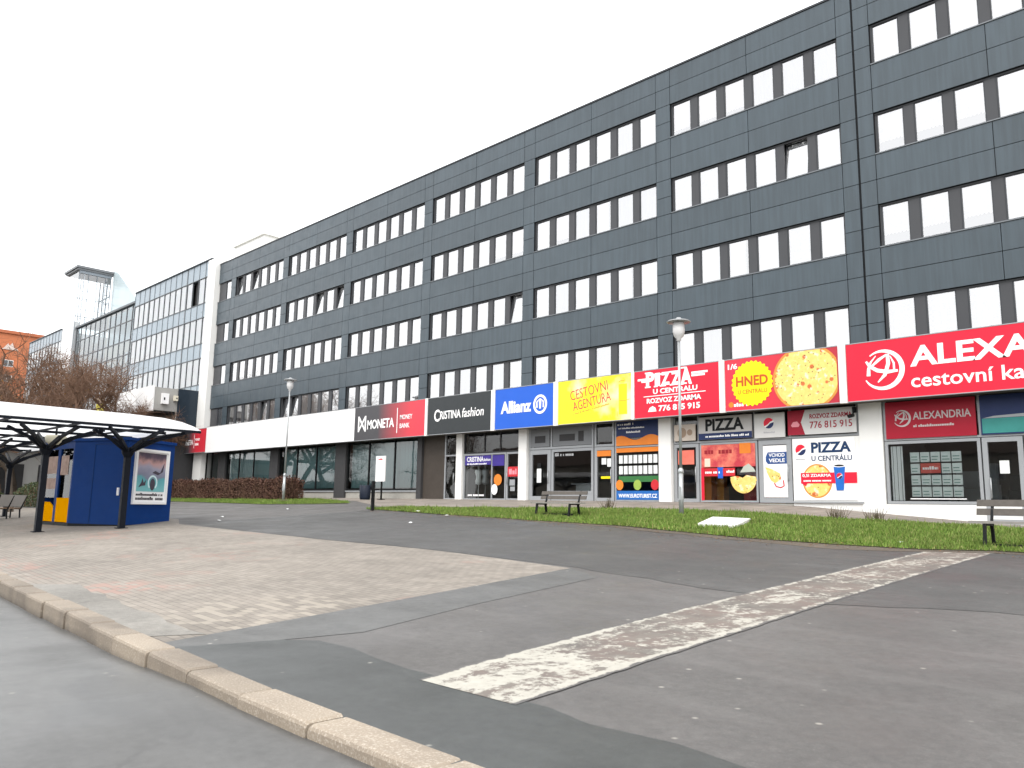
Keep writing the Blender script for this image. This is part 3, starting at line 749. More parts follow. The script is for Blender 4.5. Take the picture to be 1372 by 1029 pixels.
# insurance office
glazing('shop_front_frame', -25.48, -21.66, 2.62, 3.68, SHOPGLASS, GREYAL, .10, (-24.1,))
tp = MB(); tp.box(-25.36, -24.2, SY-.055, SY-.01, 2.74, 3.56); tp.box(-24.0, -21.78, SY-.055, SY-.01, 2.74, 3.56); o = tp.build('transom_panel', M('grey_panel', (.19, .2, .21), .5, .1), MAIN)
for a_, b_, c_, d_ in ((-25.1, -24.45, 2.92, 3.24), (-23.6, -22.7, 2.95, 3.25), (-22.5, -22.2, 2.9, 3.35)):
    m = MB(); m.box(a_, b_, SY-.062, SY-.056, c_, d_); m.build('dark_plate', DKCOL, o)
d = glazing('shop_door', -25.46, -24.12, FLOOR, 2.60, SHOPGLASS, GREYAL, .20, (), (), -24.24)
film(d, 'door_notice', -24.95, -24.68, 1.12, 1.75, PAPER); film(d, 'door_notice', -24.93, -24.7, 1.78, 2.0, BLACKM)
w = glazing('shop_window', -24.08, -21.66, .62, 2.60, SHOPGLASS, GREYAL, .12)
letters(w, [('~pobo', -23.85, 2.28, 1.1, .14, 0, 0)], M('etched_grey', (.4, .41, .42), .6), SY-.057)
m = MB(); m.box(-24.08, -21.66, SY-.05, SY+.1, FLOOR-.3, .61); m.build('plinth', GREYAL, MAIN)
m = MB(); m.box(-23.6, -22.2, SY+1.1, SY+1.8, FLOOR, 1.05); m.box(-23.8, -22.0, SY+1.0, SY+1.9, 1.06, 1.1); m.build('desk', GREYAL, MAIN)
# travel agent with the blue film
glazing('transom_window', -21.6, -20.55, 2.62, 3.68, SHOPGLASS, GREYAL, .09)
d = glazing('shop_door', -21.6, -20.55, FLOOR, 2.60, SHOPGLASS, GREYAL, .14, (), (), -20.68)
film(d, 'window_film', -21.45, -20.7, 2.2, 2.44, ORANGE); film(d, 'door_notice', -21.2, -20.95, 1.85, 2.12, PAPER); film(d, 'door_notice', -20.9, -20.7, 1.75, 2.1, PAPER)
m = MB(); m.obox((-20.95, SY-.057, 1.28), X_, Z_, N_, -.28, .22, -.03, .07, 0, .006); m.build('window_sticker', YELLOW, d)
w = glazing('shop_window', -20.5, -18.24, FLOOR, 3.68, SHOPGLASS, GREYAL, .07, (), (2.55,))
film(w, 'window_film', -20.42, -18.3, 2.92, 3.62, NAVY)
m = MB(); wv = [(-20.42, 2.60)] + [(-20.42 + 2.12*i/16, 2.92 + .1*math.sin(i*.55 + .6)) for i in range(17)] + [(-18.3, 2.60)]
m.extr(wv, (0, SY-.064, 0), X_, Z_, N_, 0, .004); m.build('window_film', ORANGE, w)
letters(w, [('~kontakty', -20.35, 3.45, .8, .09, 0, 0), ('~adresa', -20.3, 3.3, 1.3, .06, 0, 0), ('~email', -19.9, 3.12, .7, .08, 0, 0)], LET, SY-.063)
film(w, 'window_film', -20.42, -18.3, 2.32, 2.50, ORANGE)
m = MB()
for rz_ in (1.86, 1.42):
    for k in range(8):
        m.box(-20.28 + k*.245, -20.09 + k*.245, SY-.062, SY-.056, rz_, rz_+.34)
m.build('brochures', PAPER, w)
film(w, 'window_film', -20.3, -18.32, 1.1, 1.34, GREENF)
for x, c in ((-20.25, ORANGE), (-19.35, M('olive_badge', (.3, .42, .08), .5, .2)), (-18.5, REDW)):
    m = MB(); m.extr(circ(x, .98, .19, .21), (0, SY-.063, 0), X_, Z_, N_, 0, .005); m.build('window_sticker', c, w)
film(w, 'window_film', -20.42, -18.3, .38, .74, M('web_blue', (.02, .13, .42), .4, .1)); letters(w, [('WWW.EUROTURIST.CZ', -20.3, .46, 1.9, .16, .02, 0)], LET, SY-.063)
# pizza shop
glazing('transom_window', -17.6, -10.38, 2.56, 3.68, SHOPGLASS, GREYAL, .07, (-16.5, -14.15, -12.78))
d = glazing('shop_door', -17.6, -16.48, FLOOR, 2.54, SHOPGLASS, GREYAL, .13, (), (), -16.6)
film(d, 'window_film', -17.4, -16.68, 1.75, 2.3, M('salmon_film', (.75, .18, .13), .45, .25, 3))
w = glazing('shop_window', -16.44, -14.05, FLOOR, 2.54, SHOPGLASS, GREYAL, .07)
def redglow():
    t = NT('red_poster'); a = t.mix(t.ramp(t.noise(2.6, 5, .6), [(.35, 0), (.65, 1)]), (.5, .03, .05), (.8, .22, .14))
    return t.fin(a, .5)
RG = redglow()
film(w, 'window_film', -16.36, -14.13, 1.62, 2.46, RG); film(w, 'window_film', -16.38, -16.26, .38, 1.61, REDS)
film(w, 'window_film', -16.24, -14.95, 1.28, 1.58, REDW, SY-.064); letters(w, [('~akce', -16.2, 1.38, .62, .11, 0, 0), ('~rohlik', -15.3, 1.4, .32, .1, 0, 0), ], LET, SY-.071)
letters(w, [('~friday', -16.22, 2.12, 1.15, .2, .02, 0)], M('dark_red_lettering', (.3, .02, .03), .5), SY-.063)
m = MB(); m.box(-15.66, -15.45, SY-.074, SY-.065, 1.2, 1.56); m.extr([(-15.69, 1.56), (-15.42, 1.56), (-15.44, 1.61), (-15.67, 1.61)], (0, SY, 0), X_, Z_, N_, .065, .072); m.build('window_sticker', BLUES, w)
film(w, 'window_film', -16.22, -15.98, 1.64, 1.95, M('cream_film', (.85, .62, .5), .5), SY-.063)
m = MB(); m.box(-14.75, -14.3, SY-.07, SY-.063, 2.1, 2.48); m.build('window_sticker', ORANGE, w)
m = MB(); m.extr([(-15.15, 1.24)] + circ(-14.62, 1.22, .53, .58, 18, math.pi, 2*math.pi, False)[1:-1] + [(-14.13, 1.24), (-14.5, 1.3), (-14.66, 1.2), (-14.85, 1.28)], (0, SY-.057, 0), X_, Z_, N_, 0, .006); m.build('window_sticker', PIZZAC, w)
m = MB(); m.extr([(-14.75, 1.4), (-14.6, 1.62), (-14.4, 1.72), (-14.2, 1.55), (-14.13, 1.42)], (0, SY-.064, 0), X_, Z_, N_, 0, .006); m.build('window_sticker', M('sage_film', (.45, .48, .42), .5, .2), w)
interior_items(-17.5, -14, SY+1.2, SY+3, 4, [REDW, CRUST, DKCOL, ORANGE], 5)
d = glazing('shop_door', -14.0, -12.76, FLOOR, 2.54, SHOPGLASS, GREYAL, .17, (), (), -12.88)
film(d, 'window_film', -13.82, -12.93, .5, 2.34, WHITES)
m = MB(); m.extr([(-13.72, 1.94), (-13.64, 2.10), (-12.93, 2.10), (-12.93, 1.68), (-13.64, 1.68), (-13.72, 1.78)], (0, SY-.063, 0), X_, Z_, N_, 0, .005); m.build('window_sticker', M('notice_blue', (.03, .08, .24), .4), d)
letters(d, [('VCHOD', -13.6, 1.93, .6, .13, .02, 0), ('VEDLE', -13.6, 1.74, .6, .13, .02, 0)], LET, SY-.069)
m = MB(); m.cur = 0; m.extr([(-13.75, 1.58), (-13.5, 1.5), (-13.2, 1.34), (-13.15, 1.12), (-13.4, 1.0), (-13.55, 1.1), (-13.7, 1.4)], (0, SY-.063, 0), X_, Z_, N_, 0, .006)
m.cur = 1; stroke(m, [(-13.42, 1.0), (-13.35, .88), (-13.18, .84), (-13.06, .9), (-13.08, 1.1)], .022, (0, SY-.063, 0), X_, Z_, N_, 0, .006); m.build('window_sticker', [PIZZAC, REDW], d)
# poster wall of the pizza shop
pwall = MB(); pwall.box(-12.72, -10.37, SY-.05, SY+.25, .10, 2.54); pw_ = pwall.build('wall_panel', WHITEP, MAIN)
m = MB(); m.box(-12.72, -10.30, SY-.13, SY-.052, FLOOR, FLOOR+.06); m.build('window_sill', GREYAL, MAIN)
m = MB(); m.box(-10.36, XR, SY-.04, SY+.3, -1.6, FLOOR-.01); m.box(-12.8, -10.37, SY-.045, SY+.25, -.6, .09); m.build('plinth', WHITEP, MAIN)
# travel agent with the red boards
w = glazing('shop_window', -9.58, -6.82, FLOOR, 2.30, SHOPGLASS, GREYAL, .09)
m = MB()
for r in range(4):
    for k in range(5):
        if r == 1 and k in (1, 2): continue
        m.box(-8.85 + k*.30, -8.58 + k*.30, SY+.02, SY+.026, 1.62 - r*.36, 1.93 - r*.36)
m.build('price_cards', PAPER, w)
m = MB(); m.box(-8.56, -7.98, SY+.02, SY+.026, 1.27, 1.58); m.build('price_card', M('red_card', (.62, .12, .1), .6, .2), w)
letters(w, [('~last', -8.5, 1.38, .45, .1, 0, 0)], LET, SY+.019)
cds = MB(); rr2 = random.Random(9)
for r in range(4):
    for k in range(5):
        if r == 1 and k in (1, 2): continue
        for q in range(2): cds.box(-8.82 + k*.30, -8.66 + k*.30 + rr2.random()*.05, SY+.015, SY+.0195, 1.68 - r*.36 + q*.09, 1.71 - r*.36 + q*.09)
cds.build('price_text', M('print_green_grey', (.25, .36, .33), .6), w)
m = MB(); m.box(-8.9, -7.3, SY-.005, SY+.03, .46, .49); m.build('card_rail', WHITES, w)
m = MB(); n = 6
for i in range(n): m.box(-9.45 + i*.06, -9.40 + i*.06, SY+.08 + .02*(i % 2), SY+.1 + .02*(i % 2), .42, 2.15)
m.build('blind', WHITES, w)
d = glazing('shop_door', -6.78, -5.72, -.25, 2.30, SHOPGLASS, GREYAL, .14, (), (.05,), -6.6)
film(d, 'door_notice', -6.35, -6.1, 1.22, 1.6, PAPER)
glazing('shop_window', -5.68, -2.6, FLOOR, 2.30, SHOPGLASS, GREYAL, .09, (-4.2,))
glazing('shop_window', -2.1, 5.3, FLOOR, 3.68, SHOPGLASS, GREYAL, .09, (.3, 2.8)); column(-2.58, -2.12, WHITEP, SY-.1, -1.0)
glazing('transom_window', -9.58, -2.6, 2.32, 3.68, SHOPGLASS, GREYAL, .07, (-6.8,))
interior_items(-9.2, -3, SY+1.5, SY+4, 4, [GREYAL, DKCOL, DARKROOM], 8)
cam_ = MB(); cam_.box(-10.5, -10.42, SY-.25, SY-.1, 3.3, 3.5); cam_.tube((-10.46, SY-.3, 3.2), (-10.46, SY-.62, 3.14), .06); cam_.tube((-10.46, SY-.2, 3.32), (-10.46, SY-.4, 3.18), .025)
tag(cam_.build('security_camera', BLACKM), 'small black security camera on the corner of the white wall above the pizza poster', 'camera')
# ---- boards fixed to the shop fronts (things of their own)
def board(name, x0, x1, z0, z1, y, mat, label, cat='sign', th=.05, group=None):
    rt = root(name, ((x0+x1)/2, y, z0), label, cat, group)
    p = MB(); p.box(x0, x1, y, y+th, z0, z1); p.build('panel', mat, rt); return rt
s = board('wall_sign', -16.4, -14.18, 2.66, 3.52, SY-.16, M('light_grey_panel', (.48, .47, .46), .5, .08), 'grey board with black pizza lettering over a navy band above the red shop window')
film(s, 'band', -16.4, -14.18, 2.66, 2.90, NAVY, SY-.16); letters(s, [('PIZZA', -16.1, 2.98, 1.6, .46, .035, 0)], BLACKM, SY-.162); letters(s, [('~donaska', -16.1, 2.74, 1.8, .08, 0, 0)], LET, SY-.167)
s = board('wall_sign', -17.5, -16.55, 2.66, 3.3, SY-.16, M('beige_panel', (.5, .44, .38), .5, .1), 'faded beige board above the left door of the pizza shop')
m = MB(); m.extr(circ(-17.15, 2.98, .2), (0, SY-.16, 0), X_, Z_, N_, 0, .004); m.extr(circ(-16.8, 2.98, .12), (0, SY-.16, 0), X_, Z_, N_, 0, .004); m.build('print', M('beige_print', (.3, .22, .16), .5, .2), s)
s = board('wall_sign', -14.08, -12.92, 2.62, 3.5, SY-.16, M('dull_white_panel', (.62, .62, .61), .5, .05), 'white board with a round red white and blue badge above the glass door')
globe(s, -13.52, 3.14, .2, SY-.16); letters(s, [('~pe', -13.72, 2.78, .42, .06, 0, 0)], M('grey_print', (.45, .45, .47), .5), SY-.161)
s = board('wall_sign', -12.80, -10.42, 2.66, 3.52, SY-.16, M('dull_white_panel', (.62, .62, .61), .5), 'white and dark red board with a telephone number above the pizza poster')
m = MB(); m.extr([(-12.80, 2.66), (-12.18, 2.66), (-12.32, 3.09), (-12.16, 3.52), (-12.80, 3.52)], (0, SY-.16, 0), X_, Z_, N_, 0, .005); m.build('band', M('dark_red', (.34, .015, .035), .45, .1), s)
m = MB(); m.extr([(-12.68, 3.0), (-12.6, 3.12), (-12.45, 3.13), (-12.36, 3.02), (-12.4, 2.94), (-12.64, 2.94)], (0, SY-.166, 0), X_, Z_, N_, 0, .004); m.build('emblem', M('pale_pink', (.8, .3, .35), .5), s)
letters(s, [('ROZVOZ ZDARMA', -12.0, 3.2, 1.45, .16, .02, 0), ('776 815 915', -12.0, 2.86, 1.45, .24, .005, 0)], M('dark_red', (.34, .015, .035), .45), SY-.161)
s = board('poster', -12.68, -10.52, .42, 2.50, SY-.085, WHITES, 'large white pizza poster with a blue drinking cup on the wall beside the pizza shop', 'poster', .03)
ink = M('navy_lettering', (.012, .04, .11), .45)
letters(s, [('PIZZA', -12.02, 2.02, 1.36, .36, .035, 0), ('U CENTRÁLU', -12.02, 1.74, 1.38, .22, .012, 0)], ink, SY-.086)
globe(s, -12.4, 2.14, .19, SY-.086); letters(s, [('~pe', -12.58, 1.8, .34, .04, 0, 0)], M('grey_print', (.45, .45, .47), .5), SY-.087)
m = MB(); m.cur = 1; m.extr(circ(-11.85, 1.06, .52, .58, 40), (0, SY-.085, 0), X_, Z_, N_, 0, .004); m.cur = 0; m.extr(circ(-11.85, 1.06, .47, .53, 40), (0, SY-.085, 0), X_, Z_, N_, .005, .008); m.build('print', [PIZZAC, CRUST], s)
m = MB(); m.box(-12.42, -10.50, SY-.102, SY-.094, .98, 1.34); m.extr([(-12.40, .98), (-12.2, .98), (-12.25, .88)], (0, SY-.09, 0), X_, Z_, N_, .004, .008); m.build('band', REDS, s)
letters(s, [('0,5l ZDARMA', -12.36, 1.18, 1.0, .12, .02, 0), ('~kpizze', -12.36, 1.04, 1.0, .07, 0, 0)], LET, SY-.103)
m = MB(); m.cur = 0; m.extr([(-11.26, 1.52), (-10.88, 1.52), (-10.95, .74), (-11.19, .74)], (0, SY-.103, 0), X_, Z_, N_, 0, .006)
m.cur = 1; m.extr(circ(-11.07, 1.56, .2, .05, 20), (0, SY-.103, 0), X_, Z_, N_, .007, .010); m.cur = 2; m.extr(circ(-11.07, 1.57, .165, .032, 20), (0, SY-.103, 0), X_, Z_, N_, .011, .013)
m.build('print', [M('cup_blue', (.02, .14, .5), .4, .2, 4), LET, BLACKM], s); globe(s, -11.07, 1.22, .1, SY-.11)
RB = M('board_red', (.36, .012, .03), .45, .08)
s = board('wall_sign', -9.5, -6.88, 2.38, 3.56, SY-.10, RB, 'dark red board with a white round emblem over the shop window of price cards')
def swirl(parent, cx, cz, r, y, mat, name='emblem'):
    m = MB(); o = (cx, y, cz); A = lambda k: (o, X_, Z_, N_, -.001*k, .010 + .0015*k)
    arc = circ(0, 0, r, n=36, a0=R(128), a1=R(-150), closed=False)
    stroke(m, [(p[0]*1.0, p[1]) for p in arc], [r*(.03 + .1*math.sin(math.pi*i/36)) for i in range(37)], *A(1))
    stroke(m, [(-.72*r, -.28*r), (-.70*r, .1*r), (-.58*r, .45*r), (-.30*r, .78*r)], [r*.10, r*.08, r*.05, r*.02], *A(2))
    stroke(m, [(-.82*r, .52*r), (-.62*r, .22*r), (-.25*r, -.02*r), (.25*r, -.14*r), (.78*r, -.12*r)], [r*.05, r*.09, r*.1, r*.1, r*.06], *A(3))
    stroke(m, [(-.55*r, .22*r), (-.15*r, .55*r), (.25*r, .78*r)], [r*.05, r*.08, r*.05], *A(4))
    stroke(m, [(.30*r, .82*r), (.32*r, .3*r), (.12*r, -.3*r), (-.25*r, -.66*r)], [r*.08, r*.1, r*.09, r*.03], *A(5))
    stroke(m, [(.42*r, .7*r), (.6*r, .3*r), (.6*r, -.1*r)], [r*.02, r*.05, r*.05], *A(6))
    return m.build(name, mat, parent)
swirl(s, -9.0, 3.02, .25, SY-.10, M('dull_white_print', (.55, .5, .5), .5))
letters(s, [('ALEXANDRIA', -8.66, 2.96, 1.66, .24, .012, 0), ('~cestovni', -8.66, 2.72, 1.2, .08, 0, 0)], M('dull_white_print', (.55, .5, .5), .5), SY-.101)
s = board('wall_sign', -6.76, -2.7, 2.38, 3.56, SY-.10, NAVY, 'dark blue and green seaside picture board above the glass door at the right edge')
film(s, 'print', -6.72, -2.7, 2.42, 2.86, TEALF, SY-.10); m = MB(); m.extr([(-6.7, 2.87), (-6.4, 2.93), (-5.4, 2.97), (-4.4, 2.93), (-4.2, 2.87)], (0, SY-.10, 0), X_, Z_, N_, 0, .006); m.build('print', GREYAL, s)

# ------------------------------------------------------------------ fascia signs
FZ0, FZ1, SGY = 3.585, 5.46, 26.0
def fascia(x0, x1, mat, label, z0=FZ0, z1=FZ1):
    rt = root('shop_sign', ((x0+x1)/2, SGY, z0), label, 'shop sign', 'illuminated shop signs along the canopy')
    p = MB(); p.box(x0, x1, SGY, SGY+.11, z0, z1); p.build('panel', mat, rt)
    f = MB(); t = .028
    f.box(x0, x1, SGY-.012, SGY+.114, z1+.001, z1+t); f.box(x0, x1, SGY-.012, SGY+.114, z0-t, z0-.001); f.build('frame', GREYAL, rt)
    return rt
def gradm(name, x0, x1, c0, c1):
    t = NT(name); s_ = t.n('ShaderNodeSeparateXYZ'); t.l(t.geo.outputs['Position'], s_.inputs[0])
    q = t.n('ShaderNodeMapRange'); q.inputs['From Min'].default_value = x0; q.inputs['From Max'].default_value = x1; t.l(s_.outputs[0], q.inputs['Value'])
    return t.fin(t.mix(q.outputs[0], c0, c1), .4)
def bank_logo(s, x0, x1, mat, y=SGY, zc=4.5):
    W_ = x1 - x0
    m = MB(); o = (x0 + .06*W_, y, zc); k = W_*.115; a = (o, X_, Z_, N_, 0, .012)
    k *= 1.05
    for q, pts in enumerate(([(.06*k, -.6*k), (.06*k, .6*k)], [(.94*k, -.6*k), (.94*k, .6*k)], [(.06*k, .55*k), (.94*k, -.55*k)], [(.06*k, -.55*k), (.94*k, .55*k)])): stroke(m, pts, .075*k, o, X_, Z_, N_, -.001*q, .012 + .0015*q)
    m.build('emblem', mat, s)
    letters(s, [('MONETA', x0+.205*W_, zc-.055*W_, .40*W_, .085*W_, .02, 0, .012)], mat, y)
    m = MB(); m.box(x0+.645*W_, x0+.653*W_, y-.01, y+.002, zc-.11*W_, zc+.11*W_); m.text('MONEY', (x0+.69*W_, y, zc+.005*W_), X_, Z_, N_, .17*W_, .04*W_, .005); m.text('BANK', (x0+.69*W_, y, zc-.07*W_), X_, Z_, N_, .135*W_, .04*W_, .005); m.build('lettering', mat, s)
s = fascia(-62.9, -57.75, gradm('grey_to_red_small', -60.6, -59.2, (.085, .075, .085), (.62, .03, .05)), 'small far dark grey and red bank sign beside the white end pier', 3.65, 5.4)
bank_logo(s, -62.7, -58.0, LET)
s = fascia(-57.65, -38.47, WHITES, 'long blank white fascia panel above the bank windows')
s = fascia(-38.45, -32.10, gradm('grey_to_red', -36.2, -32.6, (.048, .046, .052), (.74, .03, .055)), 'bank sign fading from dark grey to red with white lettering')
bank_logo(s, -38.45, -32.3, LET)
def post(x0, x1, label):
    m = MB(); m.box(x0, x1, SGY-.035, SGY+.11, FZ0-.04, FZ1+.03); tag(m.build('sign_divider', WHITEP), label, 'sign post', 'white strips between shop signs')
post(-32.08, -31.90, 'narrow pale strip between the grey red bank sign and the charcoal fashion sign')
s = fascia(-31.88, -27.17, CHAR, 'charcoal fashion shop sign with white lettering')
letters(s, [('C', -31.35, 4.22, .42, .62, .02, 0, .012), ('RISTINA', -30.88, 4.32, 1.55, .42, .012, 0, .012)], LET, SGY); letters(s, [('fashion', -29.22, 4.32, 1.55, .46, .006, .12, .012)], LET, SGY)
post(-27.15, -26.90, 'white strip between the charcoal fashion sign and the blue insurance sign')
s = fascia(-26.88, -23.21, BLUES, 'blue insurance company sign with white name and round emblem')
letters(s, [('Allianz', -26.5, 4.28, 1.95, .58, .035, 0, .012)], LET, SGY)
m = MB(); a = ((-24.0, SGY, 4.57), X_, Z_, N_, 0, .014)
cc_ = circ(0, 0, .36, .38, 36, closed=False); stroke(m, cc_, .055, *a)
m.extr([(-.05, -.2), (.05, -.2), (.07, .16), (.12, .2), (0, .27), (-.12, .2), (-.07, .16)], *a); stroke(m, [(-.19, -.15), (-.2, .1), (-.13, .17)], .035, *a); stroke(m, [(.19, -.15), (.2, .1), (.13, .17)], .035, *a)
m.build('emblem', LET, s)
post(-23.19, -22.94, 'white strip between the blue insurance sign and the yellow sign')
def yellowm():
    t = NT('faded_yellow_film'); f = t.ramp(t.noise(.55, 4, .5, t.scaled(1.3, 1, 1.3)), [(.5, 0), (.68, .95)])
    return t.fin(t.mix(f, (.88, .76, .008), (.90, .86, .52)), .42)
s = fascia(-22.92, -19.0, yellowm(), 'faded yellow travel agency sign with slanting red lettering')
ca, sa = math.cos(R(9)), math.sin(R(9)); U9, V9 = Vector((ca, 0, sa)), Vector((-sa, 0, ca))
m = MB(); m.text('CESTOVNI', (-22.2, SGY, 4.56), U9, V9, N_, 2.05, .42, -.004, 0, .008); m.text('AGENTURA', (-22.05, SGY, 4.10), U9, V9, N_, 2.05, .40, -.004, 0, .008); m.build('lettering', PINKT, s)
m = MB(); scribble(m, (-22.05, SGY, 3.95), U9, V9, N_, 2.0, .07, .006, 4); m.box(-19.72, -19.70, SGY-.008, SGY, 3.72, 3.95); stroke(m, [(-19.65, 5.14), (-19.5, 5.2), (-19.3, 5.2)], .015, (0, SGY, 0), X_, Z_, N_, 0, .008); stroke(m, [(-19.6, 4.38), (-19.3, 4.36), (-19.1, 4.4)], .01, (0, SGY, 0), X_, Z_, N_, 0, .008); m.build('scratches', M('faded_orange', (.55, .36, .05), .6), s)
m = MB(); m.box(-19.02-.62, -19.02-.2, SGY-.004, SGY, 3.8, 5.05); m.build('patch', M('darker_yellow', (.86, .66, .02), .45, .05), s)
post(-18.99, -18.86, 'thin pale strip between the yellow sign and the red pizza sign')
s = fascia(-18.84, -15.04, REDS, 'red pizza delivery sign with white lettering and telephone number')
m = MB()
for i, (ch, hh, w) in enumerate((('P', .62, .40), ('I', .52, .24), ('Z', .52, .42), ('Z', .56, .44), ('A', .66, .5))):
    x = -18.28 + (0, .42, .70, 1.16, 1.60)[i]
    m.text(ch, (x, SGY, 4.76 + (0, .04, .04, .0, -.02)[i]), X_, Z_, N_, w, hh, .05, 0, .014)
    for q in ((x, 4.76), (x, 4.76+hh-.05)): m.box(q[0]-.05, q[0]+w*.55, SGY-.013, SGY, q[1], q[1]+.055)      # slab serifs
for za, L0, L1 in ((5.10, -18.68, -18.25), (5.02, -18.5, -18.25)): m.box(L0, L1, SGY-.012, SGY, za-.03, za+.05)
for za, L0, L1 in ((5.16, -16.2, -15.5), (5.06, -16.2, -15.62)): m.box(L0, L1, SGY-.012, SGY, za-.04, za+.04)
m.box(-18.4, -15.6, SGY-.012, SGY, 4.40, 4.43)
m.text('U CENTRALU', (-17.95, SGY, 4.49), X_, Z_, N_, 2.0, .2, .03, 0, .012); m.text('ROZVOZ ZDARMA', (-18.25, SGY, 4.13), X_, Z_, N_, 2.45, .2, .03, 0, .012); m.text('776 815 915', (-17.7, SGY, 3.79), X_, Z_, N_, 1.85, .24, .03, 0, .012)
m.extr([(-18.2, 3.8), (-18.12, 3.95), (-17.98, 4.02), (-17.85, 3.95), (-17.8, 3.8)], (0, SGY, 0), X_, Z_, N_, 0, .012); m.build('lettering', LET, s)
post(-15.02, -14.80, 'white strip between the red pizza sign and the red sign with the pizza picture')
s = fascia(-14.78, -10.62, gradm('deep_red_film', -14.8, -10.6, (.74, .018, .045), (.42, .012, .03)), 'red sign with a big pizza picture and a yellow scalloped badge')
m = MB(); cx, cz = -13.72, 4.52
m.extr([(cx + (.78 + .03*math.cos(28*2*math.pi*i/168))*math.cos(2*math.pi*i/168), cz + (.80 + .03*math.cos(28*2*math.pi*i/168))*math.sin(2*math.pi*i/168)) for i in range(168)], (0, SGY, 0), X_, Z_, N_, 0, .014); m.build('badge', YELLOW, s)
letters(s, [('HNED', cx-.62, cz-.08, 1.24, .36, .03, 0), ('U CENTRALU', cx-.55, cz-.36, 1.12, .15, -.004, 0)], M('brick_red_ink', (.52, .09, .02), .5), SGY-.015)
letters(s, [('1/6', -14.66, 5.1, .38, .2, .03, 0), ('~jen', -14.45, 3.72, .55, .14, 0, 0)], LET, SGY)
m = MB(); m.extr(circ(-14.56, 3.8, .1, .1, 14), (0, SGY, 0), X_, Z_, N_, 0, .01); m.build('dot', ORANGE, s)
def clipz(pts, a, b): return [(x, min(max(z, a), b)) for x, z in pts]
m = MB(); c1 = [( x if x < -10.66 else -10.66, z) for x, z in clipz(circ(-11.72, 4.52, 1.20, 1.14, 60), FZ0+.01, FZ1-.01)]
m.cur = 1; m.extr(c1, (0, SGY, 0), X_, Z_, N_, 0, .008)
c2 = [( x if x < -10.66 else -10.66, z) for x, z in clipz(circ(-11.72, 4.52, 1.12, 1.06, 60), FZ0+.01, FZ1-.01)]
m.cur = 0; m.extr(c2, (0, SGY, 0), X_, Z_, N_, .009, .013); m.build('pizza_picture', [PIZZAC, CRUST], s)
post(-10.60, -10.36, 'white strip between the pizza picture sign and the widest red sign')
s = fascia(-10.34, 3.2, REDS, 'widest red travel agency sign with white swirl emblem at the right edge')
swirl(s, -9.22, 4.52, .60, SGY, LET)
letters(s, [('ALEXANDRIA', -8.38, 4.52, 6.55, .64, .028, 0, .012), ('cestovní kancelář', -8.38, 3.86, 4.7, .48, .012, 0, .012)], LET, SGY)

# ------------------------------------------------------------------ neighbouring glass office block on the left
CW = glass('curtain_wall_glass', (.95, .97, .98), 2.2, .06)
CWSP = M('curtain_wall_spandrel', (.22, .275, .32), .3, .12, .4, spec=.5); MULL = M('mullion_grey', (.10, .11, .12), .45, .1)
CWBACK = M('pale_roller_blind', (.88, .89, .90), .8, .04, 1)
def curtain_wall(rt, x0, x1, y, ztop, rows, ncol, doubles=(), dark=(), windows=True, zbot=.3, hw=2.15, pitch=3.35):
    w = (x1-x0)/ncol
    sp = MB(); mu = MB(); bk = MB()
    zt = ztop
    for r in range(rows):
        za = 18.0 - r*pitch - (19.35 - ztop)      # window head
        sp.box(x0, x1, y+.02, y+.5, za, zt); zt = za - hw
        for k in range(ncol):
            m = MB(); a, b = x0+k*w+.03, x0+(k+1)*w-.03
            if (k, r) in dark: m.box(a, b, y+.3, y+.34, za-hw+.03, za-.03); m.build('open_window', DKCOL, rt); continue
            m.cur = 0; m.poly([(a, y+.04, za-hw+.02), (b, y+.04, za-hw+.02), (b, y+.04, za-.02), (a, y+.04, za-.02)])
            m.cur = 1; m.box(a, b, y+.07, y+.10, za-hw+.02, za-.02)
            m.build('window', [CW, CWBACK], rt)
        bk.box(x0, x1, y+.5, y+.9, za-hw, za)
    sp.box(x0, x1, y+.02, y+.5, zbot, zt)
    sp.build('spandrel', CWSP, rt); bk.build('inner_wall', DKCOL, rt)
    for k in range(ncol+1):
        t = .085 if k in doubles else .028
        mu.box(x0+k*w-t, x0+k*w+t, y-.005, y+.1, zbot, ztop-.02)
    for r in range(rows):
        za = 18.0 - r*pitch - (19.35 - ztop)
        mu.box(x0, x1, y-.02, y+.03, za-.03, za+.03); mu.box(x0, x1, y-.02, y+.03, za-hw-.03, za-hw+.03)
    mu.box(x0, x1, y-.1, y+.5, ztop-.018, ztop+.06)
    mu.build('mullions', MULL, rt)
GB = root('glass_office_block', (-69, FY, .3), 'pale blue grey curtain wall office block at the left end of the anthracite block', 'building')
curtain_wall(GB, -77.0, -60.80, FY, 19.35, 5, 14, (3, 10), {(11, 0)})
m = MB(); m.box(-77.0, -60.8, FY+1, FY+14, 18.9, 19.2); m.box(-77.0, -60.8, FY+13, FY+14, .2, 18.89); m.build('roof', CONC, GB)
m = MB(); m.box(-72.3, -66.5, FY+7.2, FY+11, 18.57, 24.6); m.box(-72.5, -66.3, FY+7.0, FY+11.2, 24.605, 24.9)
o = m.build('roof_plant_room', WHITEP, GB)
m = MB()
for x in (-64.2, -61.7): m.tube((x, FY+.6, 19.3), (x, FY+.6, 20.3), .03)
m.build('aerial', GALV, GB)
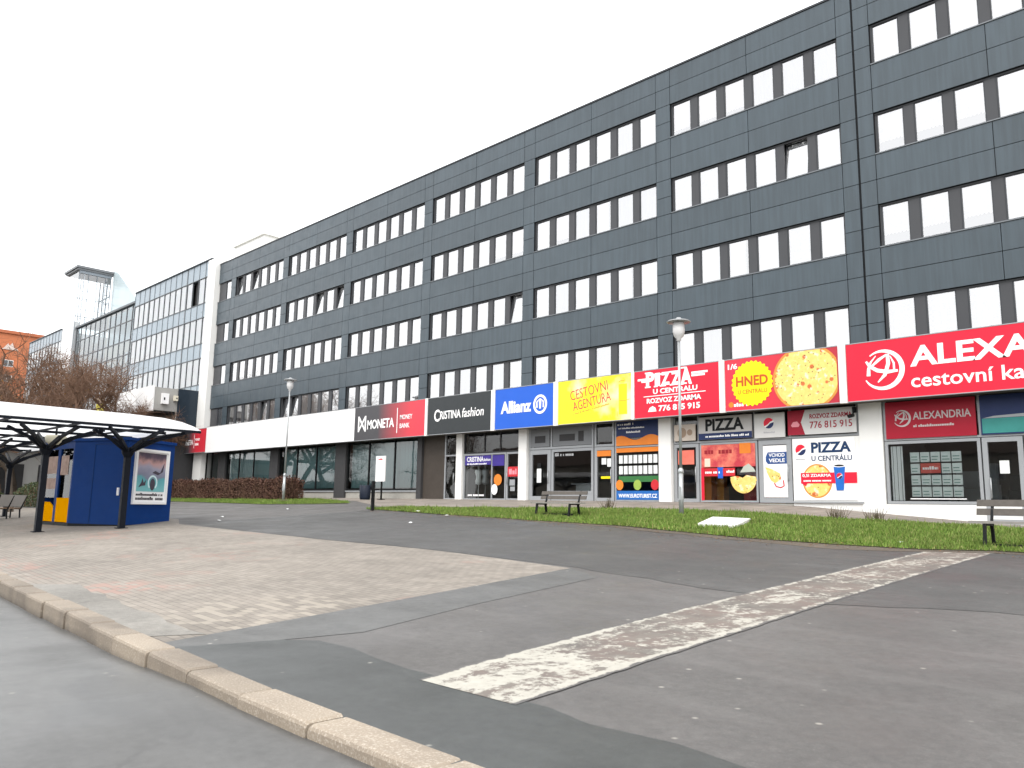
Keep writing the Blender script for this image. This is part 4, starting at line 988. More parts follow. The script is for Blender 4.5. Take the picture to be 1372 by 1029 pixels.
# glazed atrium, stair tower and the far wing
AT = root('glass_atrium', (-86, FY, .3), 'dark framed see-through glass atrium between the tower and the office block', 'building')
m = MB(); x0, x1 = -94.8, -77.05
fr = MB(); back_ = MB()
for k in range(13):
    x = x0 + (x1-x0)*k/12; zt = 18.55
    fr.box(x-.05, x+.05, FY+.36, FY+.46, .3, zt)
    fr.box(x-.05, x+.05, FY+4.9, FY+5.1, .3, 16.5)
for z in (4, 7.2, 8.6, 10.4, 11.9, 13.8, 15.2, 17.1):
    fr.box(x0, x1, FY+.37, FY+.47, z-.05, z+.05)
fr.box(x0, x1, FY+.2, FY+.6, 18.6, 18.8)
fr.box(-77.3, -77.02, FY+.1, FY+5, .3, 19.3)
fr.build('glazing_frame', MULL, AT)
m.poly([(x0, FY+.4, .3), (-88, FY+.4, .3), (-88, FY+.4, 18.58), (x0, FY+.4, 18.58)]); m.poly([(-88, FY+.4, .3), (x1, FY+.4, .3), (x1, FY+.4, 18.58), (-88, FY+.4, 18.58)])
m.poly([(x0, FY+.4, 18.7), (x1, FY+.4, 18.7), (x1, FY+5, 18.7), (x0, FY+5, 18.7)])
m.build('pane', ATRGLASS, AT)
m = MB(); r = random.Random(4)
for q in range(5):
    z = .3 + q*3.35
    m.box(x0, x1, FY+5.2, FY+5.6, z, z+1.3)
m.build('inner_spandrel', M('atrium_spandrel', (.11, .15, .17), .4, .2, .5), AT)
m = MB(); m.box(x0, x1, FY+5.7, FY+6, .3, 16.8); m.build('inner_wall', CWBACK, AT)
m = MB()
for q in range(4): m.box(-90, x1-.3, FY+2.2, FY+5.15, 3.5+q*3.35, 3.75+q*3.35)
m.build('gallery', MULL, AT)
m = MB(); m.hexa([(-94.85, FY+3.6, 17), (-87.5, FY+3.6, 17), (-87.5, FY+3.9, 17), (-94.85, FY+3.9, 17), (-94.85, FY+3.6, 26.4), (-87.5, FY+3.6, 21.6), (-87.5, FY+3.9, 21.6), (-94.85, FY+3.9, 26.4)])
m.build('sloping_glazing', M('pale_blue_sheet', (.50, .59, .62), .2, .08, .4, spec=.5), AT)
TW = root('stair_tower', (-96.7, FY+1.6, .3), 'tall white glazed stair tower with a thin grey roof slab', 'tower')
m = MB(); m.box(-98.6, -95.0, FY, FY+.6, .3, 19.4); m.build('wall', M('tower_white', (.84, .85, .86), .5, .04), TW)
TGL = glass('tower_glass', (.93, .95, .96), 1.5, .12)
m = MB()
for pts in ([(-98.5, FY+.05), (-94.92, FY+.05)], [(-94.92, FY+.05), (-94.92, FY+3.45)], [(-94.92, FY+3.45), (-98.5, FY+3.45)], [(-98.5, FY+3.45), (-98.5, FY+.05)]):
    (xa, ya), (xb, yb) = pts; m.poly([(xa, ya, 19.45 if ya == yb == FY+.05 else .3), (xb, yb, 19.45 if ya == yb == FY+.05 else .3), (xb, yb, 25.2), (xa, ya, 25.2)])
m.build('pane', TGL, TW)
g_ = MB()
for xx in (-98.5, -97.3, -96.1, -94.95):
    for yy in (FY+.66 if xx > -98 and xx < -95.5 else FY+.62, FY+3.42): g_.box(xx-.04, xx+.04, yy-.04, yy+.04, .3, 25.2)
for z in np.arange(4, 25, 2.1):
    g_.box(-98.5, -94.95, FY+3.38, FY+3.41, z-.04, z+.04); g_.box(-98.52, -98.48, FY+.7, FY+3.38, z-.04, z+.04)
g_.build('lattice', M('lattice_grey', (.42, .45, .48), .5), TW)
g_ = MB()
for y in (.1, 1.05, 1.95, 2.85, 3.42): g_.box(-94.87, -94.82, FY+y-.025, FY+y+.025, 14, 25.2)
for z in np.arange(17.7, 25.2, 1.05): g_.box(-94.865, -94.825, FY+2.85, FY+3.42, z-.03, z+.03)
g_.box(-94.87, -94.80, FY+.1, FY+3.45, 24.95, 25.28)
for z in np.arange(17.7, 24.8, 1.05):
    for y in (.56, 1.05, 1.95, 2.4): g_.box(-94.87, -94.83, FY+y-.05, FY+y+.05, z-.04, z+.04)
g_.build('glazing_bars', M('bar_grey', (.22, .25, .28), .45), TW)
m = MB(); m.box(-99.2, -94.6, FY-.3, FY+3.8, 25.5, 25.75); m.box(-99.0, -94.7, FY-.15, FY+3.65, 25.29, 25.49); m.build('roof', M('zinc_roof', (.16, .17, .18), .4), TW)
WG = root('far_office_wing', (-107, FY, .3), 'far wing of the curtain wall offices beyond the white tower', 'building')
curtain_wall(WG, -111.5, -98.7, FY, 19.1, 4, 11, (4, 8)); m = MB(); m.box(-111.5, -98.7, FY+1, FY+12, .3, 18.9); m.build('roof', CONC, WG)
# projecting annex with the blank billboard
AX = root('annex_block', (-66, 25, 4.4), 'grey box annex projecting from the glass block above the bank sign', 'building')
GREYR = M('grey_render', (.36, .355, .34), .8, .1, 1.5, .2)
m = MB(); m.box(-74.0, -60.9, 24.95, FY-.02, 5.62, 8.55); m.box(-73.9, -60.95, 23.3, 24.94, 6.75, 8.5); m.build('wall', GREYR, AX)
m = MB(); m.box(-60.89, -60.78, 25.0, FY-.05, 5.64, 8.52); m.build('dark_glazing', M('dark_glass_panel', (.022, .032, .045), .2, .2), AX)
m = MB(); m.box(-73.9, -60.96, 23.3, 24.9, 6.60, 6.745); m.build('soffit', BLACKM, AX)
m = MB(); m.box(-72.0, -61.2, 24.6, FY-.1, .25, 5.6)
m.build('recessed_front', DKCOL, AX)
m = MB(); m.box(-64.2, -61.1, 24.5, 24.58, .5, 3.4); m.build('shop_window', M('warm_window_display', (.30, .20, .16), .4, .5, 2), AX)
b_ = root('billboard', (-69, 23.2, 6.7), 'white blank billboard panel with a strip of yellow and blue advertising at its left end', 'billboard')
m = MB(); m.box(-71.2, -60.97, 23.17, 23.28, 6.68, 8.62); m.build('panel', WHITES, b_)
m = MB(); m.cur = 0; m.box(-73.3, -71.25, 23.18, 23.28, 7.2, 8.1); m.cur = 1; m.box(-73.3, -71.25, 23.18, 23.28, 6.68, 7.19); m.cur = 2; m.box(-73.3, -71.25, 23.18, 23.28, 8.11, 8.6)
m.build('advert', [YELLOW, M('sky_blue_film', (.08, .36, .75), .5), M('tan_film', (.5, .36, .25), .5)], b_)
for nm, y0, y1, z0, z1, mt, lb in (('box', 23.75, 24.25, 7.25, 8.05, WHITES, 'white wall cabinet on the side of the grey annex'), ('box', 25.75 - 1.1, 25.0 - .08, 7.55, 7.95, M('cream_box', (.7, .66, .55), .5), 'small cream box on the side of the grey annex')):
    rt = root('wall_cabinet', (-60.8, (y0+y1)/2, z0), lb, 'cabinet'); m = MB(); xx = -60.92 if y0 < 24.5 else -60.88
    m.box(xx, xx+.28, y0, y1, z0, z1); m.build('body', mt, rt); m = MB(); m.box(xx+.281, xx+.29, y0+.12, y0+.22, z0+.35*(z1-z0), z0+.6*(z1-z0)); m.build('latch', BLACKM, rt)
# orange apartment block far left
OB = root('apartment_block', (-202, 31, 0), 'distant orange rendered apartment block behind the bare trees at the far left', 'building', rz=R(90), local=True)
ORR = M('orange_render', (.50, .17, .08), .8, .12, .15)
m = MB(); m.box(-22, 22, 0, 14, -2, 36.2); m.build('wall', ORR, OB)
m = MB(); m.box(-22.4, 22.4, -.4, 14.4, 36.22, 36.9); m.build('roof', M('orange_roof_edge', (.42, .14, .07), .8, .1), OB)
for r in range(12):
    for k in range(9):
        if r > 8: continue
        m = MB(); x = -19 + k*4.7; z = 2 + r*3.35
        m.cur = 0; m.box(x-1.0, x+1.0, -.06, .04, z, z+1.5); m.cur = 1; m.box(x-.9, x-.05, -.08, -.061, z+.1, z+1.4); m.box(x+.05, x+.9, -.08, -.061, z+.1, z+1.4); m.build('window', [WHITEP, M('far_dark_pane', (.10, .11, .12), .15)], OB)
m = MB(); m.extr([(-1.6, 0), (1.6, 0), (1.3, .4), (.7, .5), (.3, 1.6), (-.2, .9), (-.5, 1.4), (-1.2, .4)], (14.0, -.1, 32.6), X_, Z_, N_, 0, .1); m.build('emblem', M('pale_emblem', (.6, .5, .45), .7), OB)
# low grey hall behind the bus stop
LH = root('low_hall', (-75, 15, -.3), 'low pale grey hall with dark openings behind the bus stop', 'building')
m = MB(); m.box(-92, -70, 14, 24.5, -.6, 3.6); m.build('wall', M('pale_hall_render', (.52, .52, .50), .8, .12, .6), LH)
m = MB(); m.box(-92.3, -69.6, 13.7, 24.6, 3.605, 3.95); m.build('roof', M('hall_roof', (.22, .22, .22), .7), LH)
for y in (15.2, 18.4, 21.6):
    m = MB(); m.box(-70.02, -69.9, y, y+2.2, .2, 2.6); m.build('door', DKCOL, LH)

# ------------------------------------------------------------------ trees and hedge
BARK = M('tree_bark', (.070, .055, .042), .9, .3, 6, .5); TWIG = M('twigs', (.165, .10, .068), .9, .35, 2)
def leafm():
    t = NT('withered_leaves'); a = t.ramp(t.geo.outputs['Random Per Island'], [(0, (.07, .042, .026)), (.6, (.14, .075, .035)), (1, (.27, .14, .05))]); return t.fin(a, .8, spec=.2)
LEAF = leafm()
def grow(seed, height, spread, levels=5, lean=(0, 0), nleaf=900, trunk_r=.22):
    r = random.Random(seed); tk, cr = MB(), MB(); tips = []
    def branch(p, d, L, rad, lev):
        segs = 3; q = p
        for i in range(segs):
            d = (d + Vector((r.gauss(0, .16), r.gauss(0, .16), r.gauss(.05, .1)))).normalized()
            nq = q + d*(L/segs); ra, rb = rad*(1-.25*i/segs), rad*(1-.25*(i+1)/segs)
            (tk if lev < 2 else cr).tube(q, nq, ra, rb, 7 if lev < 2 else (4 if lev < 4 else 3), False)
            if lev >= 1 and r.random() < .6 and lev < levels:
                ax = Vector((r.gauss(0, 1), r.gauss(0, 1), r.gauss(.2, .6))).normalized(); branch(nq, (d*.6 + ax*.8).normalized(), L*r.uniform(.45, .65), rb*.55, lev+1)
            q = nq
        if lev < levels:
            for _ in range(3 if lev < 2 else 2):
                ax = Vector((r.gauss(0, 1)*spread, r.gauss(0, 1)*spread, r.gauss(.1, .5))).normalized()
                branch(q, (d*.75 + ax*.75).normalized(), L*r.uniform(.62, .82), rad*.62, lev+1)
        if lev >= levels-1: tips.append((q, d))
    branch(Vector((0, 0, -.2)), Vector((lean[0], lean[1], 1)).normalized(), height*.3, trunk_r, 0)
    cr.cur = 1
    for _ in range(nleaf):
        q, d = r.choice(tips); c = q + Vector((r.gauss(0, .28), r.gauss(0, .28), r.gauss(0, .25))); s = r.uniform(.025, .065)
        a = Vector((r.gauss(0, 1), r.gauss(0, 1), r.gauss(0, 1))).normalized(); b = a.orthogonal().normalized()
        cr.poly([c - a*s, c + b*s*.6, c + a*s, c - b*s*.6])
    cr.cur = 0
    for q, d in tips:
        for _ in range(4):
            e = q + Vector((r.gauss(0, .4), r.gauss(0, .4), r.gauss(.1, .35))); cr.tube(q, e, .009, .004, 3, False)
    top = max(v[2] for v in cr.v); f = height/top
    for mb in (tk, cr): mb.v = [(x*f, y*f, z*f) for x, y, z in mb.v]
    return tk, cr
def tree(loc, seed, h, spread, label, lean=(0, 0), nleaf=900, tr=.2, levels=5):
    rt = root('bare_tree', loc, label, 'tree', 'bare brown trees behind the bus stop', rz=seed*1.3, local=True)
    tk, cr = grow(seed, h, spread, levels, lean, nleaf, tr); tk.build('trunk', BARK, rt); cr.build('crown', [TWIG, LEAF], rt)
tree((-68, 16.5, -.3), 3, 13.6, 1.0, 'bare brown tree with orange withered leaves, leftmost behind the shelter roof', nleaf=900, tr=.26)
tree((-61.5, 18.3, -.2), 5, 11.8, 1.1, 'wide bare brown tree in front of the white tower', nleaf=500)
tree((-58.5, 20.0, 0), 8, 10.6, 1.1, 'twiggy bare tree in front of the glass atrium', nleaf=350)
tree((-63.5, 22.3, 0), 13, 8.0, 1.0, 'smallest bare tree, beside the white billboard', nleaf=900)
tree((-62.5, 13.6, -.5), 55, 10.8, 1.15, 'bare tree with rusty leaves at the left edge in front of the orange block', nleaf=1100, tr=.24)
tree((-84, 25.5, 0), 21, 10.5, 1.1, 'bare tree standing under the white stair tower', nleaf=1200)
tree((-47.5, 11.4, -.75), 34, 7.5, .9, 'bare tree with a slanting trunk seen under the shelter roof', lean=(-.35, .2), nleaf=500, tr=.17, levels=4)
def bush(loc, rx, ry, rz, n, mats, label, cat, name, seed, kindf):
    rt = root(name, loc, label, cat); r = random.Random(seed); m = MB()
    for _ in range(n):
        x, y, z = kindf(r); s = r.uniform(.03, .075); a = Vector((r.gauss(0, 1), r.gauss(0, 1), r.gauss(0, 1))).normalized(); b = a.orthogonal().normalized(); c = Vector(loc) + Vector((x, y, z))
        m.poly([c - a*s, c + b*s*.55, c + a*s, c - b*s*.55])
    m.build('foliage', mats[0], rt)
    t = MB()
    for _ in range(n//9):
        x, y, z = kindf(r); c = Vector(loc) + Vector((x, y, max(0, z-.35))); t.tube(c, c + Vector((r.gauss(0, .1), r.gauss(0, .1), r.uniform(.25, .5))), .01, .004, 3, False)
    t.build('twigs', mats[1], rt)
def hedgem():
    t = NT('brown_hedge_leaves'); a = t.ramp(t.geo.outputs['Random Per Island'], [(0, (.045, .022, .018)), (.5, (.085, .040, .030)), (1, (.16, .085, .058))])
    return t.fin(t.mix(t.ramp(t.noise(.8, 3), [(.4, 0), (.6, .5)]), a, (.10, .062, .045)), .85, spec=.2)
HEDGE = hedgem()
def hshape(r):
    x = r.uniform(-11.5, 11.5); u = r.random()
    w = .62 + .06*math.sin(x*2.1); h = 1.16 + .08*math.sin(x*1.3) + .06*math.sin(x*3.7)
    if abs(x) > 11: h *= .85
    if u < .45: return (x + r.gauss(0, .06), -w + abs(r.gauss(0, .09)), r.uniform(.02, h))
    if u < .6: return (x, w - abs(r.gauss(0, .09)), r.uniform(.02, h))
    if u < .9: return (x, r.uniform(-w, w), h + r.gauss(-.02, .07))
    return (math.copysign(11.5, x) - math.copysign(abs(r.gauss(0, .12)), x), r.uniform(-w, w), r.uniform(.02, h))
bush((-53.4, 24.4, zg(-53, 24.4)), 0, 0, 0, 26000, (HEDGE, TWIG), 'long clipped reddish brown hedge in front of the bank windows', 'hedge', 'hedge', 2, hshape)
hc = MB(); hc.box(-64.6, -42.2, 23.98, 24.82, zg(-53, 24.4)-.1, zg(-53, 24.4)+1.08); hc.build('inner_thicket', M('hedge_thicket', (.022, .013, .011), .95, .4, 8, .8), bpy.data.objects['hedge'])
def gball(r):
    while True:
        x, y, z = r.uniform(-1, 1), r.uniform(-1, 1), r.uniform(0, 1)
        if .55 < x*x + y*y + z*z < 1.05: return (x*2.4 + r.gauss(0, .1), y*1.5, z*1.5)
GREENL = NT('evergreen_leaves'); _a = GREENL.ramp(GREENL.geo.outputs['Random Per Island'], [(0, (.02, .035, .014)), (.6, (.05, .075, .03)), (1, (.10, .12, .05))]); EVG = GREENL.fin(_a, .6, spec=.3)
for i, (x, y, lb) in enumerate(((-61, 12.8, 'rounded dark green shrub seen under the left side of the bus shelter'), (-55.5, 14.8, 'dark green shrub just left of the blue kiosk'), (-66, 12.0, 'dark green shrub at the left edge behind the shelter posts'))):
    bush((x, y, zg(x, y)), 0, 0, 0, 6000, (EVG, TWIG), lb, 'shrub', 'shrub', 40+i, gball)

# ------------------------------------------------------------------ kiosk
kz = -.90
KP = [(-32.05, 8.62), (-29.28, 8.73), (-27.02, 9.66), (-28.28, 11.66), (-31.8, 11.9)]
KH = 1.93
KI = root('kiosk', (-29.6, 10.2, kz), 'dark blue newsstand kiosk with yellow panels under the bus shelter', 'kiosk')
def edge(i): 
    a, b = Vector((*KP[i], 0)), Vector((*KP[(i+1) % 5], 0)); U = (b-a); L = U.length; U.normalize(); return a, U, Vector((U.y, -U.x, 0)), L
m = MB(); m.extr(KP[::1], (0, 0, 0), X_, Y_, Z_, kz-.1, kz+.12); m.build('base', BLACKM, KI)
wl = MB()
for i in (1, 2, 3, 4):
    a, U, N, L = edge(i); wl.obox(a + Vector((0, 0, kz)), U, Z_, N, .002, L-.002, .12, KH-kz, -.08, 0)
    k = 0
    n = int(L/.16)
    for k in range(1, 14): wl.obox(a + Vector((0, 0, kz)), U, Z_, N, .01, L-.01, .14+k*.19, .145+k*.19, .0005, .003)
wl.build('wall', BLUEK, KI)
m = MB(); m.extr([(p[0]*1 + (p[0]+29.6)*.03, p[1] + (p[1]-10.2)*.03) for p in KP], (0, 0, 0), X_, Y_, Z_, KH+.002, KH+.10); m.build('roof', BLUEK, KI)
a, U, N, L = edge(0); zb = Vector((0, 0, kz))
fm = MB()
for u in (0, 1.28, 1.40, L-.10): fm.obox(a+zb, U, Z_, N, u, u+.10, .12, KH-kz, -.08, 0)
fm.obox(a+zb, U, Z_, N, .1, L-.1, KH-kz-.22, KH-kz-.002, -.078, -.003); fm.build('window_frame', BLUEK, KI)
m = MB(); m.obox(a+zb, U, Z_, N, .1, 1.28, .95, KH-kz-.22, -.05, -.04); m.obox(a+zb, U, Z_, N, 1.5, L-.1, .95, KH-kz-.22, -.05, -.04); m.build('pane', glass('kiosk_glass', (.6, .65, .68), 1.25, .01), KI)
m = MB(); m.obox(a+zb, U, Z_, N, 1.5, L-.1, .14, .945, -.06, -.006); m.extr([(.1, .14), (1.28, .14), (1.28, .60), (.75, .80), (.1, .80)], a+zb, U, Z_, N, -.06, -.006); m.build('yellow_panel', AMBER, KI)
m = MB(); m.obox(a+zb, U, Z_, N, .12, 1.26, 1.78, 2.38, -.035, -.028); m.obox(a+zb, U, Z_, N, 1.55, 2.25, 1.72, 2.38, -.035, -.028); m.obox(a+zb, U, Z_, N, .14, 1.2, 1.25, 1.62, -.035, -.028); m.build('magazine_rack', M('magazine_print', (.40, .30, .26), .8, .5, 5, spec=0), KI)
m = MB(); m.box(-31.6, -28.6, 9.6, 11.4, kz+.13, kz+.9); m.build('counter', BLACKM, KI)
a, U, N, L = edge(1); m = MB(); m.obox(a+zb, U, Z_, N, L-.32, L-.26, 1.05, 1.30, .002, .05); m.build('handle', WHITES, KI)
dm = MB()
for u in (.95, L-.16): dm.obox(a+zb, U, Z_, N, u, u+.02, .15, KH-kz-.12, .003, .012)
dm.obox(a+zb, U, Z_, N, .95, L-.14, KH-kz-.12, KH-kz-.10, .003, .012); dm.build('door_trim', M('kiosk_trim', (.004, .03, .12), .4), KI)
a, U, N, L = edge(2)
PO = root('poster_case', (*(a + U*1.2 + N*.03).xy, kz+.7), 'white framed travel poster with turquoise and purple picture on the blue kiosk wall', 'poster')
m = MB(); u0, u1, v0, v1 = .30, 2.02, .78, 2.60
zz = a + zb + N*.006
m.obox(zz, U, Z_, N, u0, u1, v0, v0+.08, 0, .08); m.obox(zz, U, Z_, N, u0, u1, v1-.08, v1, 0, .08); m.obox(zz, U, Z_, N, u0, u0+.09, v0+.08, v1-.08, 0, .08); m.obox(zz, U, Z_, N, u1-.09, u1, v0+.08, v1-.08, 0, .08); m.build('frame', WHITES, PO)
m = MB(); m.obox(zz, U, Z_, N, u0+.09, u1-.09, v0+.08, v1-.08, 0, .03); m.build('sheet', WHITES, PO)
def posterm():
    t = NT('poster_sky'); s_ = t.n('ShaderNodeSeparateXYZ'); t.l(t.geo.outputs['Position'], s_.inputs[0])
    f = t.math('DIVIDE', t.math('SUBTRACT', s_.outputs[2], kz+1.25), 1.25); f = t.math('ADD', f, t.math('MULTIPLY', t.math('SUBTRACT', t.noise(2.4, 5), .5), .45))
    return t.fin(t.ramp(f, [(.05, (.18, .48, .50)), (.30, (.10, .36, .40)), (.36, (.20, .22, .30)), (.6, (.34, .33, .42)), (.75, (.50, .30, .28)), (.9, (.10, .07, .10)), (1, (.06, .05, .07))]), .35)
m = MB(); m.obox(zz, U, Z_, N, u0+.13, u1-.13, v0+.42, v1-.12, .031, .036); m.build('picture', posterm(), PO)
m = MB(); m.cur = 0; stroke(m, circ(1.25, v0+.72, .22, .22, 20, R(-50), R(230), False), .03, zz, U, Z_, N, .037, .041)
m.cur = 1; m.extr(circ(1.25, v0+.66, .13, .2, 16), zz, U, Z_, N, .037, .042); m.extr([(.55, v0+.55), (.68, v0+.72), (.72, v0+.85), (.8, v0+.7), (.9, v0+.8), (.88, v0+.62), (.7, v0+.6)], zz, U, Z_, N, .037, .042)
m.extr([(1.2, v0+1.05), (1.35, v0+1.12), (1.6, v0+1.05), (1.8, v0+1.4), (1.75, v0+1.1), (1.5, v0+.98)], zz, U, Z_, N, .037, .042); m.build('figures', [M('pale_ring', (.62, .80, .82), .5), M('poster_dark', (.07, .06, .08), .5)], PO)
m = MB(); scribble(m, zz + U*(u0+.17) + Z_*(v0+.28), U, Z_, N, 1.36, .09, .036, 6); scribble(m, zz + U*(u0+.14) + Z_*(v0+.14), U, Z_, N, 1.42, .11, .036, 9); m.build('lettering', M('poster_ink', (.05, .045, .05), .5), PO)

# ------------------------------------------------------------------ bus shelter
def transl():
    t = NT('white_roof_sheet'); a = t.n('ShaderNodeBsdfDiffuse'); a.inputs[0].default_value = (.9, .9, .9, 1); b = t.n('ShaderNodeBsdfTranslucent'); b.inputs[0].default_value = (.95, .96, .97, 1)
    x = t.n('ShaderNodeMixShader'); x.inputs[0].default_value = .55; t.l(a.outputs[0], x.inputs[1]); t.l(b.outputs[0], x.inputs[2]); t.l(x.outputs[0], t.out.inputs[0]); return t.m
RSH = transl()
BS = root('bus_shelter', (-30, 7.5, -.9), 'bus stop shelter with a wide white roof on black branching posts', 'bus shelter')
EX, EXB = -24.2, -43.5; Y0, Y1 = 3.2, 10.75; ZR = 2.16
def roof_z(y): return .02 - .0*y
# roof skin: rises gently, rounded down at its far long edge
prof = [(Y0, .40), (Y0+2, .42), (6.5, .41), (8.8, .40), (9.8, .36), (10.3, .27), (10.6, .14), (10.75, 0)]
m = MB()
b0 = len(m.v); tops = [(y, ZR + h) for y, h in prof]; bots = [(y, ZR + max(0, h-.0)*0) for y, h in prof]
top = tops; bot = [(y, ZR + (0 if h > .05 else 0)) for y, h in prof]
# end fascia at x = EX, back fascia at EXB, upper skin
for i in range(len(prof)-1):
    (ya, za), (yb, zb_) = top[i], top[i+1]
    fa, fb = (za-ZR)*1.6, (zb_-ZR)*1.6
    m.poly([(EX, ya, ZR+.001), (EX, yb, ZR+.001), (EX-fb, yb, zb_), (EX-fa, ya, za)]); m.poly([(EX-.04, ya, ZR+.001), (EX-fa-.04, ya, za), (EX-fb-.04, yb, zb_), (EX-.04, yb, ZR+.001)])
    m.poly([(EX-fa, ya, za), (EX-fb, yb, zb_), (EXB, yb, zb_), (EXB, ya, za)])
m.build('fascia', RSH, BS)
bm_ = MB()
bm_.box(EX-.06, EX-.001, Y0, Y1, ZR-.075, ZR)                       # dark edge trim below the white end
for x in (-26.3, -29.2, -32.2, -35.2, -38.5, -41.8): bm_.box(x-.035, x+.035, Y0, 10.5, ZR-.02, ZR+.06)
for y in (3.9, 5.6, 7.3, 9.0, 10.5): bm_.box(EXB, EX-.07, y-.022, y+.022, ZR-.08, ZR-.022)
bm_.build('purlins', NAVYSTEEL, BS)
def shelter_post(x, y):
    z = zg(x, y); zn = 1.52
    p = MB(); p.box(x-.085, x+.085, y-.085, y+.085, z-.1, zn); p.box(x-.15, x+.15, y-.15, y+.15, z+.005, z+.03); o = p.build('post', NAVYSTEEL, BS)
    a = MB()
    for sx, sy in ((1.95, .25), (-1.95, .25), (.3, 1.15), (.3, -1.15), (1.5, 1.1), (1.5, -1.1)):
        a.bar((x, y, zn-.06), (x+sx*.45, y+sy*.45, zn+.30), .09, .12); a.bar((x+sx*.44, y+sy*.44, zn+.29), (x+sx, y+sy, ZR-.09), .07, .09)
    a.lathe((x, y, zn-.22), [(.10, 0), (.17, .12), (.19, .24), (.10, .32)], 10); a.build('arm', NAVYSTEEL, o)
for x, y in ((-26.95, 7.24), (-25.8, 9.2), (-34.2, 7.3), (-41.3, 9.72), (-41.0, 6.4)): shelter_post(x, y)
L_ = root('shelter_lamp', (-27.1, 7.5, 1.9), 'round cream ceiling lamp under the shelter roof above the nearest post', 'lamp')
m = MB(); m.lathe((-26.75, 7.42, 1.60), [(.0, 0), (.18, .02), (.26, .10), (.30, .24), (.27, .30), (.0, .30)], 20); m.build('lamp_shade', M('cream_opal', (.80, .76, .60), .4), L_)
m = MB(); m.tube((-26.75, 7.42, 1.905), (-26.75, 7.42, ZR+.09), .03); m.build('stem', NAVYSTEEL, L_)
# bench under the shelter
sb = root('shelter_bench', (-38.7, 9.0, zg(-38.7, 9.0)), 'pale slatted bench with black legs under the bus shelter', 'bench', rz=R(-52), local=True)
m = MB(); 
for k in range(4): m.box(-.85, .85, -.24+k*.12, -.14+k*.12, .43, .465)
m.build('seat', M('bench_timber_warm', (.38, .26, .17), .6, .2), sb)
m = MB(); m.hexa([(-.85, .24, .52), (.85, .24, .52), (.85, .27, .52), (-.85, .27, .52), (-.72, .46, 1.0), (.72, .46, 1.0), (.72, .49, 1.0), (-.72, .49, 1.0)]); m.build('backrest', M('bench_back_pale', (.56, .55, .53), .6, .1), sb)
for x in (-.75, 0, .75):
    m = MB(); m.bar((x, -.2, .42), (x-.06, -.26, 0), .05, .05); m.bar((x, .2, .42), (x+.06, .28, 0), .05, .05); m.box(x-.03, x+.03, -.22, .24, .40, .428); m.bar((x, .24, .41), (x, .47, .98), .04, .04); m.build('leg', BLACKM, sb)

# ------------------------------------------------------------------ street lamps
def lamp(loc, label, sc=1.0):
    rt = root('street_lamp', loc, label, 'street lamp', 'street lamps with mushroom heads', local=True)
    H = 5.35*sc
    m = MB(); m.tube((0, 0, -.1), (0, 0, 1.25), .075, .073, 14); m.lathe((0, 0, 1.25), [(.075, 0), (.088, .02), (.088, .10), (.05, .16)], 14); m.tube((0, 0, 1.38), (0, 0, H), .047, .040, 12); o = m.build('pole', GALV, rt)
    m = MB(); m.box(-.045, .045, -.082, -.06, .45, .85); m.build('hatch', GALV, o)
    m = MB(); m.lathe((0, 0, H-.02), [(.045, 0), (.07, .02), (.07, .08), (.15, .16), (.185, .30), (.18, .58), (.0, .58)], 20); m.build('lamp_globe', LAMPW, rt)
    m = MB(); m.lathe((0, 0, H+.565), [(.0, 0), (.36, .012), (.37, .03), (.33, .06), (.10, .12), (.06, .17), (.0, .175)], 24); m.build('cap', M('lamp_cap', (.32, .33, .34), .4), rt)
    return rt
lamp((-13.42, 20.85, zg(-13.42, 20.85)), 'nearer street lamp in the grass in front of the red pizza sign')
lz = zg(-39.75, 22.5)
lamp((-39.75, 22.5, .2), 'farther street lamp at the right end of the brown hedge', 1.12)
m = MB(); m.lathe((-39.75, 22.5, -.1), [(.9, 0), (.5, .2), (.2, .30), (0, .31)], 16); struct(m.build('grass_mound', SOIL))

# ------------------------------------------------------------------ park benches
TIMB = M('weathered_timber', (.105, .095, .085), .8, .3, 9, .4)
def bench(loc, rz, W_, sc, label):
    rt = root('park_bench', loc, label, 'bench', 'park benches on the grass', rz=rz, local=True)
    h = W_/2
    m = MB(); [m.box(-h, h, -.22+k*.13, -.12+k*.13, .415*sc, .455*sc) for k in range(4)]; m.build('seat', M('worn_grey_seat', (.26, .25, .23), .7, .25, 7, .3), rt)
    m = MB()
    for k, zz_ in enumerate((.55, .70)): m.hexa([(-h, .27+k*.05, zz_*sc), (h, .27+k*.05, zz_*sc), (h, .31+k*.05, zz_*sc), (-h, .31+k*.05, zz_*sc), (-h, .305+k*.05, (zz_+.115)*sc), (h, .305+k*.05, (zz_+.115)*sc), (h, .345+k*.05, (zz_+.115)*sc), (-h, .345+k*.05, (zz_+.115)*sc)])
    m.build('backrest', TIMB, rt)
    for x in (-h*.72, h*.72):
        m = MB(); m.bar((x, -.18, .41*sc), (x, -.24, 0), .06, .05); m.bar((x, .22, .41*sc), (x, .30, 0), .06, .05); m.box(x-.03, x+.03, -.2, .27, .375*sc, .412*sc); m.bar((x, .22, .40*sc), (x, .385, .82*sc), .05, .035); m.box(x-.03, x+.03, -.3, .36, .0, .05); m.build('leg', BLACKM, rt)
    m = MB(); m.box(-h*.72+.031, h*.72-.031, -.03, .03, .06, .10); m.build('stretcher', BLACKM, rt)
bench((-16.2, 18.35, zg(-16.2, 18.35)), R(3), 1.75, .95, 'dark wooden park bench on the grass in front of the insurance office')
bench((-3.95, 18.6, zg(-3.95, 18.6)+.02), R(-4), 2.1, 1.22, 'park bench cut by the right edge in front of the red travel agency')

